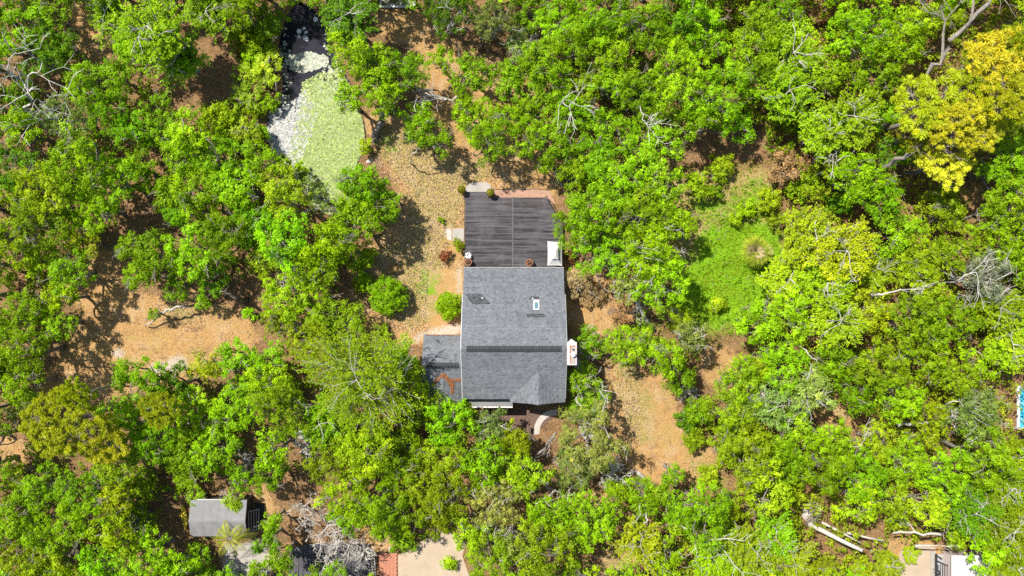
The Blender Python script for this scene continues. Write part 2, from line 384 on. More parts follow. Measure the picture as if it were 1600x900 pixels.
pave('mulch_bed', [(769,297),(838,296),(858,298),(868,318),(858,320),(850,310),(769,310)], .02, M['redbed'])
pave('patio', [(350,852),(395,848),(416,856),(418,905),(352,905)], .03, M['concrete'])
pave('paved_court', [(1405,862),(1440,850),(1462,856),(1462,905),(1405,905)], .02, M['drive'])
mb = MB()
for i in range(len(arc)-1): pass
o = ob('bed_edging', MB().tube([WP(x, y, .05) for x, y in [(767,296),(800,295.5),(838,295),(860,297)]], .03, 5).mesh('bed_edging', M['darkmetal']))
tag(o, 'thin dark edging strip along the pink mulch bed above the deck', 'edging')

# brick strip beside the driveway: each paver its own piece
bs = tag(ob('brick_strip', MB().prism(poly_w([(591,862),(621,862),(621,905),(591,905)])[::-1], -.05, .012).mesh('brick_strip', M['soil'])), kind='structure')
x0, y1 = W(591, 862); x1, y0 = W(621, 905)
bm_ = MB().box(-.19, .19, -.095, .095, 0, .05).mesh('brick', M['brick'])
yy = y0+.1; row = 0
while yy < y1-.05:
    xx = x0+.2+(row % 2)*.1
    while xx < x1-.15:
        ob('brick', bm_, bs, (xx, yy, .004+rng.uniform(0, .012)), rng.normal(0, .02)); xx += .4
    yy += .205; row += 1

# ------------------------------------------------------------------ the house
house = thing('house', (0, -5, 0), 'grey shingled single storey house with front gable, left wing and chimney chase', 'house')
OY = 5.0                                     # house children are placed in local coordinates (y + 5)
def hp(x, y, z): return (x, y+OY, z)
def hob(name, mesh, parent=None): return ob(name, mesh, parent or house)
XL, XR = -5.14, 5.53
YB, ZB = 2.13, 3.0; YK, ZK = -.66, 3.92; YRG, ZR = -6.12, 6.42; YF, ZF = -11.52, 3.95
WX0, WX1 = -9.3, -5.16; WYB, WZB = -4.92, 3.0; WYR, WZR = -7.98, 4.6; WYF = -11.04
wall = MB()
wall.prism([hp(x, y, 0)[:2] for x, y in [(XL+.3, -11.0), (XR-.3, -11.0), (XR-.3, 1.75), (XL+.3, 1.75)]], 0, 2.9)
for s in (XL+.3, XR-.42):                    # gable end walls up to the ridge
    for dx in (0, .12): wall.face([hp(s+dx, 1.7, 2.9), hp(s+dx, YK, ZK-.15), hp(s+dx, YRG, ZR-.15), hp(s+dx, -11.0, ZF-.05), hp(s+dx, -11.0, 2.9)])
hob('wall', wall.mesh('wall', M['siding']))
ww = MB().prism([hp(x, y, 0)[:2] for x, y in [(WX0+.3, -10.7), (WX1+.3, -10.7), (WX1+.3, -5.2), (WX0+.3, -5.2)]], 0, 2.9)
for dx in (0, .12): ww.face([hp(WX0+.3+dx, -5.2, 2.9), hp(WX0+.3+dx, WYR, WZR-.15), hp(WX0+.3+dx, -10.7, 2.9)])
hob('wing_wall', ww.mesh('wing_wall', M['siding']))
def window(x, y, z, wdt, h, axis):
    """axis 'x': pane faces +-x, 'y': faces +-y"""
    def bx(mb, a0, a1, z0, z1, t):
        if axis == 'x': mb.box(x-t, x+t, y+OY+a0, y+OY+a1, z+z0, z+z1)
        else: mb.box(x+a0, x+a1, y+OY-t, y+OY+t, z+z0, z+z1)
        return mb
    f = MB(); hw = wdt/2
    bx(f, -hw-.08, -hw, -.08, h+.08, .06); bx(f, hw, hw+.08, -.08, h+.08, .06); bx(f, -hw, hw, h, h+.08, .06); bx(f, -hw, hw, -.08, 0, .08); bx(f, -.02, .02, 0, h, .05)
    fr = hob('window', f.mesh('window', M['white'])); hob('pane', bx(MB(), -hw, hw, 0, h, .03).mesh('pane', M['window']), fr)
for y in (-9.6, -3.4, .2): window(XR-.3, y, 1.0, 1.2, 1.3, 'x')
for y in (-3.6, -1.2): window(XL+.3, y, 1.0, 1.2, 1.3, 'x')
for x in (-3.2, 3.6): window(x, 1.75, 1.0, 1.4, 1.3, 'y')
window(WX0+.3, -8, 1.0, 1.2, 1.2, 'x'); window(-3, -11.0, 1.0, 1.6, 1.3, 'y'); window(-7.2, -5.2, 1.0, 1.4, 1.2, 'y')
for x, wd_, y in ((.4, 1.9, 1.75), (1.2, 1.0, -11.0)):
    d = hob('door', MB().box(x-wd_/2, x+wd_/2, y+OY-.06, y+OY+.06, .05, 2.15).mesh('door', M['white']))
    hob('handle', MB().box(x+wd_/2-.16, x+wd_/2-.1, y+OY-.13, y+OY+.13, 1.0, 1.06).mesh('handle', M['darkmetal']), d)
    hob('pane', MB().box(x-wd_/2+.15, x+wd_/2-.22, y+OY-.07, y+OY+.07, 1.2, 2.0).mesh('pane', M['window']), d)

def roofslab(name, pts, t=.16): return hob(name, MB().slab([hp(*p) for p in pts], t).mesh(name, M['shingle']))
def shingles(parent, p0, ue, ve, name='shingle_courses', tabw=.25, exp=.155, dark=0.0, keep=None, mat=None, lift=.012):
    """tabs over the rectangle p0 + u*ue + v*ve (ue along the eave, ve up the slope)"""
    p0 = np.array(hp(*p0)); ue = np.array(ue, float); ve = np.array(ve, float)
    Lu, Lv = np.linalg.norm(ue), np.linalg.norm(ve); eu, ev = ue/Lu, ve/Lv; n = np.cross(eu, ev); n *= np.sign(n[2])
    V = []; T = []
    nr = int(Lv/exp)
    for i in range(nr):
        v0 = i*Lv/nr; off = -(i % 2)*tabw*.5 - rng.uniform(0, .08); nu = int(Lu/tabw)+2
        rowt = rng.normal(0, .05)
        for j in range(nu):
            u0 = max(0, off+j*tabw); u1 = min(Lu, off+(j+1)*tabw-.012)
            if u1-u0 < .04: continue
            if keep and not keep((u0+u1)/2/Lu, v0/Lv): continue
            h = lift+rng.uniform(.012, .032); vb = v0+rng.uniform(-.012, .012); vt = min(Lv, v0+exp*1.15)
            A = p0+eu*u0+ev*vb; B = p0+eu*u1+ev*vb; C = p0+eu*u1+ev*vt; D = p0+eu*u0+ev*vt
            V.append((A+n*h, B+n*h, C+n*lift*.4, D+n*lift*.4)); V.append((A+n*.002, B+n*.002, B+n*h, A+n*h))
            tt = np.clip(.55+rowt+rng.normal(0, .17)-dark-(.35 if rng.uniform() < .10 else 0), 0, 1); T += [tt, max(0, tt-.5)]
    o = hob(name, quads(name, np.array(V), mat or M['shingle'], T), parent); o['kind'] = 'stuff'; return o
LX = XR-XL
rb = roofslab('rear_roof', [(XL+.05, YB, ZB), (XR-.08, YB, ZB), (XR-.08, YK, ZK), (XL+.05, YK, ZK)][::-1])
shingles(rb, (XL+.05, YB, ZB), (LX-.13, 0, 0), (0, YK-YB, ZK-ZB))
r1 = roofslab('rear_main_roof', [(XL, YK, ZK+.03), (XR, YK, ZK+.03), (XR, YRG, ZR), (XL, YRG, ZR)][::-1])
shingles(r1, (XL, YK, ZK+.03), (LX, 0, 0), (0, YRG-YK, ZR-ZK-.03))
r2 = roofslab('front_main_roof', [(XL, YF, ZF), (XR, YF, ZF), (XR, YRG, ZR), (XL, YRG, ZR)])
shingles(r2, (XL, YF, ZF), (LX, 0, 0), (0, YRG-YF, ZR-ZF))
# front gable
GXC, GW, GZ, GY0, GY1 = 2.68, 2.86, 5.34, -8.4, -11.98
GE = GZ-1.40
for s, nm in ((-1, 'gable_left_roof'), (1, 'gable_right_roof')):
    pts = [(GXC, GY1, GZ), (GXC, GY0, GZ), (GXC+s*GW, GY0, GE), (GXC+s*GW, GY1+.35, GE)]
    g = roofslab(nm, pts if s < 0 else pts[::-1])
    shingles(g, (GXC+s*GW, GY1+.1 if s < 0 else GY0, GE), (0, (GY0-GY1-.1)*(1 if s < 0 else -1), 0), (-s*GW, 0, GZ-GE), keep=None)
gw_ = MB()
for dy in (0, .12): gw_.face([hp(GXC-2.5, -11.05-dy, 0), hp(GXC+2.5, -11.05-dy, 0), hp(GXC+2.5, -11.05-dy, GE), hp(GXC, -11.05-dy, GZ-.2), hp(GXC-2.5, -11.05-dy, GE)])
hob('gable_wall', gw_.mesh('gable_wall', M['siding']))
# wing
wb = roofslab('wing_rear_roof', [(WX0, WYB, WZB), (WX1, WYB, WZB), (WX1, WYR, WZR), (WX0, WYR, WZR)][::-1])
shingles(wb, (WX0, WYB, WZB), (WX1-WX0, 0, 0), (0, WYR-WYB, WZR-WZB))
wf = roofslab('wing_front_roof', [(WX0, WYF, WZB), (WX1, WYF, WZB), (WX1, WYR, WZR), (WX0, WYR, WZR)])
shingles(wf, (WX0, WYF, WZB), (WX1-WX0, 0, 0), (0, WYR-WYF, WZR-WZB))
WGX, WGW, WGZ, WGY0, WGY1 = -7.2, 1.95, 4.2, -8.7, -12.4
for s, nm in ((-1, 'wing_gable_left_roof'), (1, 'wing_gable_right_roof')):
    pts = [(WGX, WGY1, WGZ), (WGX, WGY0, WGZ), (WGX+s*WGW, WGY0, WGZ-1.05), (WGX+s*WGW, WGY1, WGZ-1.05)]
    g = roofslab(nm, pts if s < 0 else pts[::-1])
    shingles(g, (WGX+s*WGW, WGY1 if s < 0 else WGY0, WGZ-1.05), (0, (WGY0-WGY1)*(1 if s < 0 else -1), 0), (-s*WGW, 0, 1.05))
# ridge vents and caps, one piece per segment
def ridge(x0, x1, y, z, n, dx=0, dy=1, wdt=.30, drop=.12, parent=None, mat='ventshingle'):
    L = (x1-x0)/n; mm = MB()
    for s in (-1, 1):
        q = [(-L/2+.01, 0, .05), (L/2-.01, 0, .05), (L/2-.01, s*wdt, .05-drop), (-L/2+.01, s*wdt, .05-drop)]
        mm.slab(q if s < 0 else q[::-1], .03)
    ms = mm.mesh('ridge_cap', M[mat])
    for i in range(n):
        c = x0+(i+.5)*L
        o = hob('ridge_cap', ms, parent)
        if dy: o.location = hp(c, y, z+.05)
        else: o.location = hp(y, c, z+.05); o.rotation_euler[2] = R_(90)
ridge(XL+.55, XR-.55, YRG, ZR, 30, parent=r2); ridge(-8.9, -5.5, WYR, WZR, 10, parent=wf, drop=.15)
ridge(GY1, GY0, GXC, GZ, 12, dy=0, drop=.14, parent=r2, mat='capshingle') if 'capshingle' in M else None
# fascia, gutters
def trim(name, x0, x1, y0, y1, z0, z1, mat='white'): return hob(name, MB().box(x0, x1, y0+OY, y1+OY, z0, z1).mesh(name, M[mat]))
trim('gutter', XL+.05, XR-.08, YB+.004, YB+.07, ZB-.16, ZB-.03, 'concrete')
trim('fascia', XL, -.2, YF-.05, YF-.004, ZF-.22, ZF-.06)
for s, xx in ((-1, XL), (1, XR)):
    f = MB(); x_a, x_b = (xx-.05, xx-.004) if s < 0 else (xx+.004, xx+.05)
    for (ya, za), (yb, zb) in (((YK, ZK), (YRG, ZR)), ((YRG, ZR), (YF, ZF))):
        b = len(f.v); f.v += [hp(x_a, ya, za+.03), hp(x_b, ya, za+.03), hp(x_b, yb, zb+.03), hp(x_a, yb, zb+.03), hp(x_a, ya, za-.17), hp(x_b, ya, za-.17), hp(x_b, yb, zb-.17), hp(x_a, yb, zb-.17)]
        f.f += [(b,b+1,b+2,b+3),(b+4,b+7,b+6,b+5),(b,b+4,b+5,b+1),(b+1,b+5,b+6,b+2),(b+2,b+6,b+7,b+3),(b+3,b+7,b+4,b)]
    hob('rake_board', f.mesh('rake_board', M['white'] if s < 0 else M['metalgrey']))
# repaired patches of darker shingles
def on_rear(x, y): return ZK+.03+(ZR-ZK-.03)*(y-YK)/(YRG-YK)
def patch(name, quad, mat='ventshingle'):
    """quad: photo pixels on the rear main slope"""
    pts = []
    for px, py in quad:
        z = 5.0
        for _ in range(6):
            x, y = W(px, py, z); z = on_rear(x, y)
        pts.append((x, y, z+.034))
    return hob(name, MB().slab([hp(*p) for p in pts][::-1], .03).mesh(name, M[mat]), r1)
def patch_tabs(quad, rows):
    (a, b_, c, d) = [np.array(q, float) for q in quad]      # top-left, top-right, bottom-right, bottom-left
    for i in range(rows):
        l0, l1 = a+(d-a)*i/rows, a+(d-a)*(i+.93)/rows; r0, r1_ = b_+(c-b_)*i/rows, b_+(c-b_)*(i+.93)/rows
        n = max(2, int((r0-l0)[0]/6))
        for j in range(n):
            f0, f1 = j/n, (j+.94)/n
            patch('patch_shingle', [l0+(r0-l0)*f0, l0+(r0-l0)*f1, l1+(r1_-l1)*f1, l1+(r1_-l1)*f0], 'ventshingle')
patch_tabs([(727,459.5),(753,459.5),(768,475.5),(738,475.5)], 5)
patch_tabs([(829,463),(843,463),(843,468),(826,468)], 2); patch_tabs([(822,490),(850,490),(856,496),(824,496)], 2)
# skylight
def slope_frame(px, py): 
    z = 5.0
    for _ in range(6):
        x, y = W(px, py, z); z = on_rear(x, y)
    return x, y, z
x, y, z = slope_frame(838, 477); ang = math.atan2(ZR-ZK-.03, YK-YRG)
def on_slope(o): o.location = hp(x, y, z); o.rotation_euler = (-ang, 0, 0); return o
f = MB(); f.box(-.30, -.20, -.56, .56, .0, .16); f.box(.20, .30, -.56, .56, .0, .16); f.box(-.20, .20, .46, .56, .0, .16); f.box(-.20, .20, -.56, -.46, .0, .16)
sk = on_slope(hob('skylight', f.mesh('skylight', M['white'])))
on_slope(hob('skylight_curb', MB().box(-.195, .195, .30, .455, .02, .13).mesh('skylight_curb', M['white'])))
on_slope(hob('pane', MB().box(-.198, .198, -.458, .298, .02, .12).mesh('pane', M['glass'])))
# pipe vents
for px, py in ((754, 465.5), (832, 466.5)):
    x, y, z = slope_frame(px, py); hob('vent_pipe', MB().lathe([(.09, -.1), (.09, .25), (.06, .26), (.06, .2)], hp(x, y, z), 10).mesh('vent_pipe', M['white']))
hob('vent_pipe', MB().lathe([(.07, -.1), (.07, .3)], hp(*WP(682, 531.5, 3.6)), 10).mesh('vent_pipe', M['darkmetal']))
# chimney chase
ch = MB(); cx0, cx1, cy0, cy1, cz = 5.56, 6.42, -7.65, -5.45, 6.9
ch.box(cx0, cx1, cy0+OY, cy1+OY, 0, cz)
chs = hob('chimney_chase', ch.mesh('chimney_chase', M['siding']))
hob('chase_flashing', MB().slab([hp(cx0, cy1, cz-.1), hp(cx1, cy1, cz-.1), hp((cx0+cx1)/2, cy1+.32, cz-.7)], .05).mesh('chase_flashing', M['white']), chs)
rim = MB(); rim.box(cx0-.05, cx0+.22, cy0+OY-.05, cy1+OY+.05, cz, cz+.06); rim.box(cx1-.1, cx1+.05, cy0+OY-.05, cy1+OY+.05, cz, cz+.06)
rim.box(cx0+.22, cx1-.1, cy1+OY-.3, cy1+OY+.05, cz, cz+.06); rim.box(cx0+.22, cx1-.1, cy0+OY-.05, cy0+OY+.1, cz, cz+.06)
hob('chase_rim', rim.mesh('chase_rim', M['siding']), chs)
hob('chase_pan', MB().box(cx0+.22, cx1-.1, cy0+OY+.1, cy1+OY-.3, cz+.002, cz+.02).mesh('chase_pan', M['terracotta']), chs)
hob('chase_cover', MB().box(cx0+.34, cx1-.14, cy0+OY+.14, cy1+OY-.42, cz+.02, cz+.05).mesh('chase_cover', M['concrete']), chs)
hob('flue_cap', MB().lathe([(.15, .0), (.15, .3), (.24, .3), (.24, .38), (.05, .45)], hp((cx0+cx1)/2+.08, -6.62, cz+.05), 14).mesh('flue_cap', M['white']), chs)
hob('flue_pipe', MB().lathe([(.08, .0), (.08, .25)], hp((cx0+cx1)/2+.08, -6.1, cz+.05), 10).mesh('flue_pipe', M['darkmetal']), chs)
# low porch roof with white fascia, posts
px0, _ = W(733, 0, 2.9); px1, _ = W(801, 0, 2.9); _, py0 = W(0, 637, 2.9)
hob('porch_roof', MB().slab([hp(px0, -10.9, 3.05), hp(px1, -10.9, 3.05), hp(px1, py0+.12, 2.9), hp(px0, py0+.12, 2.9)][::-1], .1).mesh('porch_roof', M['shedroof']))
trim('porch_fascia', px0, px1, py0+.0, py0+.116, 2.72, 2.93)
for xx in (px0+.15, (px0+px1)/2, px1-.15): trim('porch_post', xx-.06, xx+.06, py0+.1, py0+.22, 0, 2.72)

# fallen pine straw in the wing valleys
def wing_z(x, y):
    zm = WZR-(WZR-WZB)*np.abs(y-WYR)/(WYR-WYF); zg_ = np.where(y < WGY0, WGZ-1.05*np.abs(x-WGX)/WGW, 0); return np.maximum(zm, zg_)
V = []; T = []
for path, n, sp in (([(-7.2, -8.95), (-6.6, -9.6), (-6.2, -10.3)], 300, .10), ([(-6.6, -9.6), (-5.3, -9.55)], 150, .06), ([(-6.25, -9.9), (-6.25, -11)], 120, .08), ([(-7.3, -9.0), (-8.3, -10.2)], 140, .08), ([(-9.1, -4.95), (-5.2, -4.95)], 60, .05)):
    P = np.array(path); seg = rng.integers(0, len(P)-1, n); u = rng.uniform(0, 1, n)[:, None]
    c = P[seg]*(1-u)+P[seg+1]*u + rng.normal(0, sp, (n, 2)); a = rng.uniform(0, 6.28, n); L = rng.uniform(.06, .14, n)
    z = wing_z(c[:, 0], c[:, 1])+.05+rng.uniform(0, .04, n); d = np.stack([np.cos(a), np.sin(a)], -1); e = np.stack([-d[:, 1], d[:, 0]], -1)*.014
    q = np.stack([c-d*L[:, None]-e, c+d*L[:, None]-e, c+d*L[:, None]+e, c-d*L[:, None]+e], 1)
    V.append(np.concatenate([q, np.repeat(z[:, None, None], 4, 1)], -1)); T.append(rng.uniform(0, 1, n))
o = ob('pine_straw', quads('pine_straw', np.concatenate(V), M['leaf'], np.concatenate(T))); o.color = (.30, .13, .055, 1)
tag(o, 'orange pine straw caught in the valleys of the left wing roof', 'pine straw', kind='stuff')

# ------------------------------------------------------------------ deck
DZ = .55
deck = thing('deck', (0, 6, 0), 'large weathered dark grey plank deck behind the house', 'deck')
dx0, dyt = W(726.5, 307.5, DZ); dxc, _ = W(801, 0, DZ); dxr, _ = W(879, 0, DZ); dyb = YB-.25
cut0, _ = W(852, 0, DZ); _, cuty = W(0, 352, DZ)
def right_edge(y): return dxr if y < cuty else dxr+(cut0-dxr)*(y-cuty)/(dyt-cuty)
pitch = .152; n = int((dyt-dyb)/pitch)
unit = MB().box(0, 1, -.0675, .0675, -.03, 0).mesh('board', M['deck'])
for i in range(n):
    y = dyb+(i+.5)*pitch
    for a, b_ in ((dx0, dxc-.07), (dxc+.07, right_edge(y))):
        cuts = [a, b_]
        if rng.uniform() < .45: cuts = [a, a+(b_-a)*rng.uniform(.3, .7), b_]
        for p, q in zip(cuts[:-1], cuts[1:]):
            o = ob('board', unit, deck, (p, y-6, DZ+rng.uniform(-.004, .006))); o.scale = (q-p-.008, 1, 1); o.rotation_euler[2] = rng.normal(0, .0006)
ob('centre_board', MB().box(dxc-.065, dxc+.065, dyb-6, dyt-6, DZ-.03, DZ+.012).mesh('centre_board', M['deckstrip']), deck)
sx0, _ = W(727, 0, DZ); sx1, _ = W(763, 0, DZ); _, sy1 = W(0, 298, DZ)
k = int((sy1-dyt)/pitch)
for i in range(k):
    o = ob('board', unit, deck, (sx0, dyt-6+(i+.5)*pitch-.12, DZ-.002)); o.scale = (sx1-sx0, 1, 1)
fr = MB(); fr.box(dx0-.05, dx0, dyb-6, dyt-6, DZ-.25, DZ-.01); fr.box(sx1+.02, cut0, dyt-6-.12, dyt-6-.07, DZ-.25, DZ-.07)
fr.box(sx0, sx1, sy1-6.28, sy1-6.22, .1, DZ-.05)
b = len(fr.v); fr.v += [(cut0,dyt-6,DZ-.25),(dxr,cuty-6,DZ-.25),(dxr,cuty-6,DZ-.03),(cut0,dyt-6,DZ-.03),(cut0+.05,dyt-5.97,DZ-.25),(dxr+.05,cuty-5.97,DZ-.25),(dxr+.05,cuty-5.97,DZ-.03),(cut0+.05,dyt-5.97,DZ-.03)]
fr.f += [(b,b+1,b+2,b+3),(b+4,b+7,b+6,b+5),(b+3,b+2,b+6,b+7)]
fr.box(dxr, dxr+.05, dyb-6, cuty-6, DZ-.25, DZ-.01)
ob('rim_joist', fr.mesh('rim_joist', M['gapblack']), deck)
pm = MB().box(-.07, .07, -.07, .07, 0, DZ-.04).mesh('post', M['gapblack'])
for x in (dx0+.3, dxc, dxr-.3):
    for y in (dyb+.3, (dyb+cuty)/2, cuty-.3): ob('post', pm, deck, (x, y-6, 0))
ob('railing', MB().tube([(cut0+.1, dyt-6, DZ), (cut0+.1, dyt-6, DZ+.9), (dxr*.55+cut0*.45, (cuty*.55+dyt*.45)-6, DZ+.9), (dxr*.55+cut0*.45, (cuty*.55+dyt*.45)-6, DZ)], .04, 6).mesh('railing', M['darkmetal']), deck)
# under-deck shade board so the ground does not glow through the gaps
ob('shade_board', MB().box(dx0+.02, dxr*.7, dyb-6, cuty-6-.1, DZ-.22, DZ-.06).mesh('shade_board', M['gapblack']), deck)

# ------------------------------------------------------------------ grill gazebo
gz0 = DZ+2.05
ax0, ay1 = W(855.5, 377, gz0); ax1, ay0 = W(878.5, 415.5, gz0); gcx, gcy = (ax0+ax1)/2, (ay0+ay1)/2; hx, hy = (ax1-ax0)/2, (ay1-ay0)/2
gz = thing('grill_gazebo', (gcx, gcy, DZ), 'cream two tier canvas grill gazebo on the deck corner', 'gazebo')
def sag(hx, hy, z0, tx, ty, z1, n=5):
    mb = MB(); rows = []
    for i in range(n+1):
        u = i/n; f = 1-(1-u)**1.0; dz = (z1-z0)*(u**1.25)
        ex, ey = hx+(tx-hx)*f, hy+(ty-hy)*f
        ring = []
        for (sx, sy), (nx_, ny_) in zip(((-1,-1),(1,-1),(1,1),(-1,1)), ((1,-1),(1,1),(-1,1),(-1,-1))):
            for k_ in range(4):
                w_ = k_/4; qx, qy = sx*ex*(1-w_)+nx_*ex*w_, sy*ey*(1-w_)+ny_*ey*w_
                s_ = 1-.05*math.sin(math.pi*w_)*(1-u); ring.append((qx*s_, qy*s_, z0+dz))
        rows.append(ring)
    for r in rows: mb.v += r
    for i in range(n):
        for j in range(16): k_ = (j+1) % 16; mb.f.append((i*16+j, i*16+k_, (i+1)*16+k_, (i+1)*16+j))
    mb.f.append(tuple(n*16+j for j in range(16)))
    b = len(mb.v); mb.v += [(p[0], p[1], p[2]-.2) for p in rows[0]]
    for j in range(16): k_ = (j+1) % 16; mb.f.append((b+j, b+k_, k_, j))
    return mb
ob('canopy', sag(hx, hy, 2.05, .18, .42, 2.75).mesh('canopy', M['canvas']), gz)
ob('vent_canopy', sag(.30, .62, 2.74, .05, .3, 2.95).mesh('vent_canopy', M['canvas']), gz)
pm = MB().box(-.03, .03, -.03, .03, 0, 2.05).mesh('post', M['darkmetal'])
for sx in (-1, 1):
    for sy in (-1, 1): ob('post', pm, gz, (sx*(hx-.12), sy*(hy-.12), 0))
sh = MB().box(-.25, .25, -.35, .35, .85, .89).mesh('shelf', M['metalgrey'])
for sy in (-1, 1): ob('shelf', sh, gz, (.25, sy*(hy-.5), 0))

# ------------------------------------------------------------------ leaves, puffs, trunks
def unit_rand(n):
    v = rng.normal(0, 1, (n, 3)); return v/np.linalg.norm(v, axis=1)[:, None]
def leafquads(c, nrm, L, Wd, axis=None):
    n = len(c); nrm = nrm/(np.linalg.norm(nrm, axis=1)[:, None]+1e-9)
    a = unit_rand(n) if axis is None else axis
    a = a-nrm*np.sum(a*nrm, 1)[:, None]; a /= np.linalg.norm(a, axis=1)[:, None]+1e-9
    b = np.cross(nrm, a); L = np.broadcast_to(L, n)[:, None]*.5; Wd = np.broadcast_to(Wd, n)[:, None]*.5
    return np.stack([c-a*L, c+b*Wd-a*L*.15, c+a*L, c-b*Wd-a*L*.15], 1)
def outline(k_=1.0):
    ks = np.arange(2, 7); am = k_*rng.uniform(.05, .17, 5)/np.sqrt(ks/2); ph = rng.uniform(0, 6.28, 5)
    return lambda th: 1+sum(a*np.cos(k*th+p) for k, a, p in zip(ks, am, ph))
def puff_leaves(P, rad, ncl, nlf, L, flat=.8, zmin=-.45):
    """P (m,3) puff centres, rad (m,): clumps of leaves on every puff"""
    m_ = len(P); d = unit_rand(m_*ncl); d[:, 2] = np.where(d[:, 2] < zmin, -d[:, 2], d[:, 2])
    pi_ = np.repeat(np.arange(m_), ncl); r = rad[pi_]
    cc = P[pi_]+d*np.array([1, 1, flat])*(r*rng.uniform(.5, 1.08, len(r)))[:, None]
    ci = np.repeat(np.arange(len(cc)), nlf); n = len(ci)
    c = cc[ci]+rng.normal(0, 1, (n, 3))*(r[ci]*.15)[:, None]*np.array([1, 1, .7])
    nr = d[ci]*.95+np.array([0, 0, .35])+rng.normal(0, .36, (n, 3))
    s = rng.uniform(.7, 1.3, n)
    q = leafquads(c, nr, L*s, L*s*.62)
    pt = rng.normal(0, .13, m_)[pi_]; ct = rng.normal(0, .13, len(cc))
    t_ = np.clip(.48+(pt+ct)[ci]+rng.normal(0, .15, n), 0, 1)
    return q, t_
def curve(p, q, bend=.12, n=5):
    p, q = np.array(p, float), np.array(q, float); u = np.linspace(0, 1, n)[:, None]
    L = np.linalg.norm(q-p); off = rng.normal(0, bend*L, 3)*np.array([1, 1, .5])
    return p*(1-u)+q*u+off*np.sin(u*math.pi)+rng.normal(0, .02*L, (n, 3))*np.sin(u*math.pi)
def skeleton(P, R, zc, hfork, r0, lean=.08):
    mb = MB(); top = np.array([rng.normal(0, lean*R), rng.normal(0, lean*R), hfork])
    tr = curve((0, 0, -.1), top, .04, 6); rr = np.linspace(r0, r0*.75, 6); rr[0] *= 1.7; rr[1] *= 1.15
    mb.tube(tr, rr, 8)
    if len(P) == 0: return mb
    nl = 6; a0 = rng.uniform(0, 6.28); pts = []; prad = []
    for i in range(nl):
        a = a0+i*6.28/nl+rng.normal(0, .2); e = np.array([math.cos(a)*R*.55, math.sin(a)*R*.55, zc+rng.uniform(-.1, .2)*R])
        c = curve(top, e, .15, 6); rd = np.linspace(r0*.6, r0*.22, 6); mb.tube(c, rd, 6); pts += list(c[1:]); prad += list(rd[1:])
    pts = np.array(pts); prad = np.array(prad)
    for p in P:
        k = np.argmin(np.linalg.norm(pts-p, axis=1)); mb.tube(curve(pts[k], p, .12, 4), np.linspace(prad[k]*.55, .02, 4), 4, False)
    return mb
def branchy(mb, p, d, L, r, depth, spread=.7, up=.0, rmin=.018, nb=(2, 4), seg=4):
    """recursive bare branches"""
    p = np.array(p, float); d = np.array(d, float); pts = [p]
    for _ in range(seg):
        d = d+rng.normal(0, .16, 3)+np.array([0, 0, up]); d /= np.linalg.norm(d); pts.append(pts[-1]+d*L/seg)
    mb.tube(pts, np.linspace(r, max(r*.5, rmin), seg+1), 5 if r > .05 else 3, False)
    if depth <= 0: return
    for _ in range(rng.integers(nb[0], nb[1]+1)):
        k = rng.integers(1, seg+1); nd = d+rng.normal(0, spread, 3); nd[2] = nd[2]*.5+.1; nd /= np.linalg.norm(nd)
        branchy(mb, pts[k], nd, L*rng.uniform(.5, .8), max(r*.55, rmin), depth-1, spread, up, rmin, nb, max(2, seg-1))

def proto_oak(R, puff=.85, ncl=15, nlf=13, L=.25, gap=.06, flat=.55, twigs=3, zc=None, cover=1.0, bark='bark', rough=1.0):
    zc = zc if zc is not None else 1.05*R+1.9
    f = outline(rough); P = []; rad = []
    target = int(cover*1.6*(R/puff)**2)
    for _ in range(target*12):
        if len(P) >= target: break
        th = rng.uniform(0, 6.28); u = math.sqrt(rng.uniform(0, 1))*.93; rho = u*R*f(th)-puff*.35*u
        z = zc+flat*R*math.sqrt(max(0, 1-u*u))*rng.uniform(.75, 1.15)+rng.normal(0, .15)*R*rough-.1*R
        p = np.array([rho*math.cos(th), rho*math.sin(th), z])
        if P and np.min(np.linalg.norm((np.array(P)-p)*np.array([1, 1, .6]), axis=1)) < puff*(.86 if cover < 1.5 else .7): continue
        P.append(p); rad.append(puff*rng.uniform(.6, 1.25))
    P = np.array(P); rad = np.array(rad); keep = rng.uniform(0, 1, len(P)) > gap; P, rad = P[keep], rad[keep]
    q, t_ = puff_leaves(P, rad, ncl, nlf, L)
    # stray sprigs between the puffs
    n = len(q)//9; k = rng.integers(0, len(P), n); c = P[k]+unit_rand(n)*(rad[k]*rng.uniform(.9, 1.5, n))[:, None]*np.array([1, 1, .6])
    q2 = leafquads(c, np.array([0, 0, 1.])+rng.normal(0, .5, (n, 3)), L*.9, L*.5); q = np.concatenate([q, q2]); t_ = np.concatenate([t_, rng.uniform(.2, .9, n)])
    sk_ = skeleton(P, R, zc-.1*R, zc*.45, .05*R+.09)
    for _ in range(twigs):                # bare twigs sticking out of the top
        p = P[rng.integers(0, len(P))]; d = unit_rand(1)[0]; d[2] = .25
        branchy(sk_, p+np.array([0, 0, .2]), d, R*.36, .05, 2, .6, 0, .02, (2, 3), 3)
    return quads('crown', q, M['leaf'], t_), sk_.mesh('trunk', M[bark], True), zc
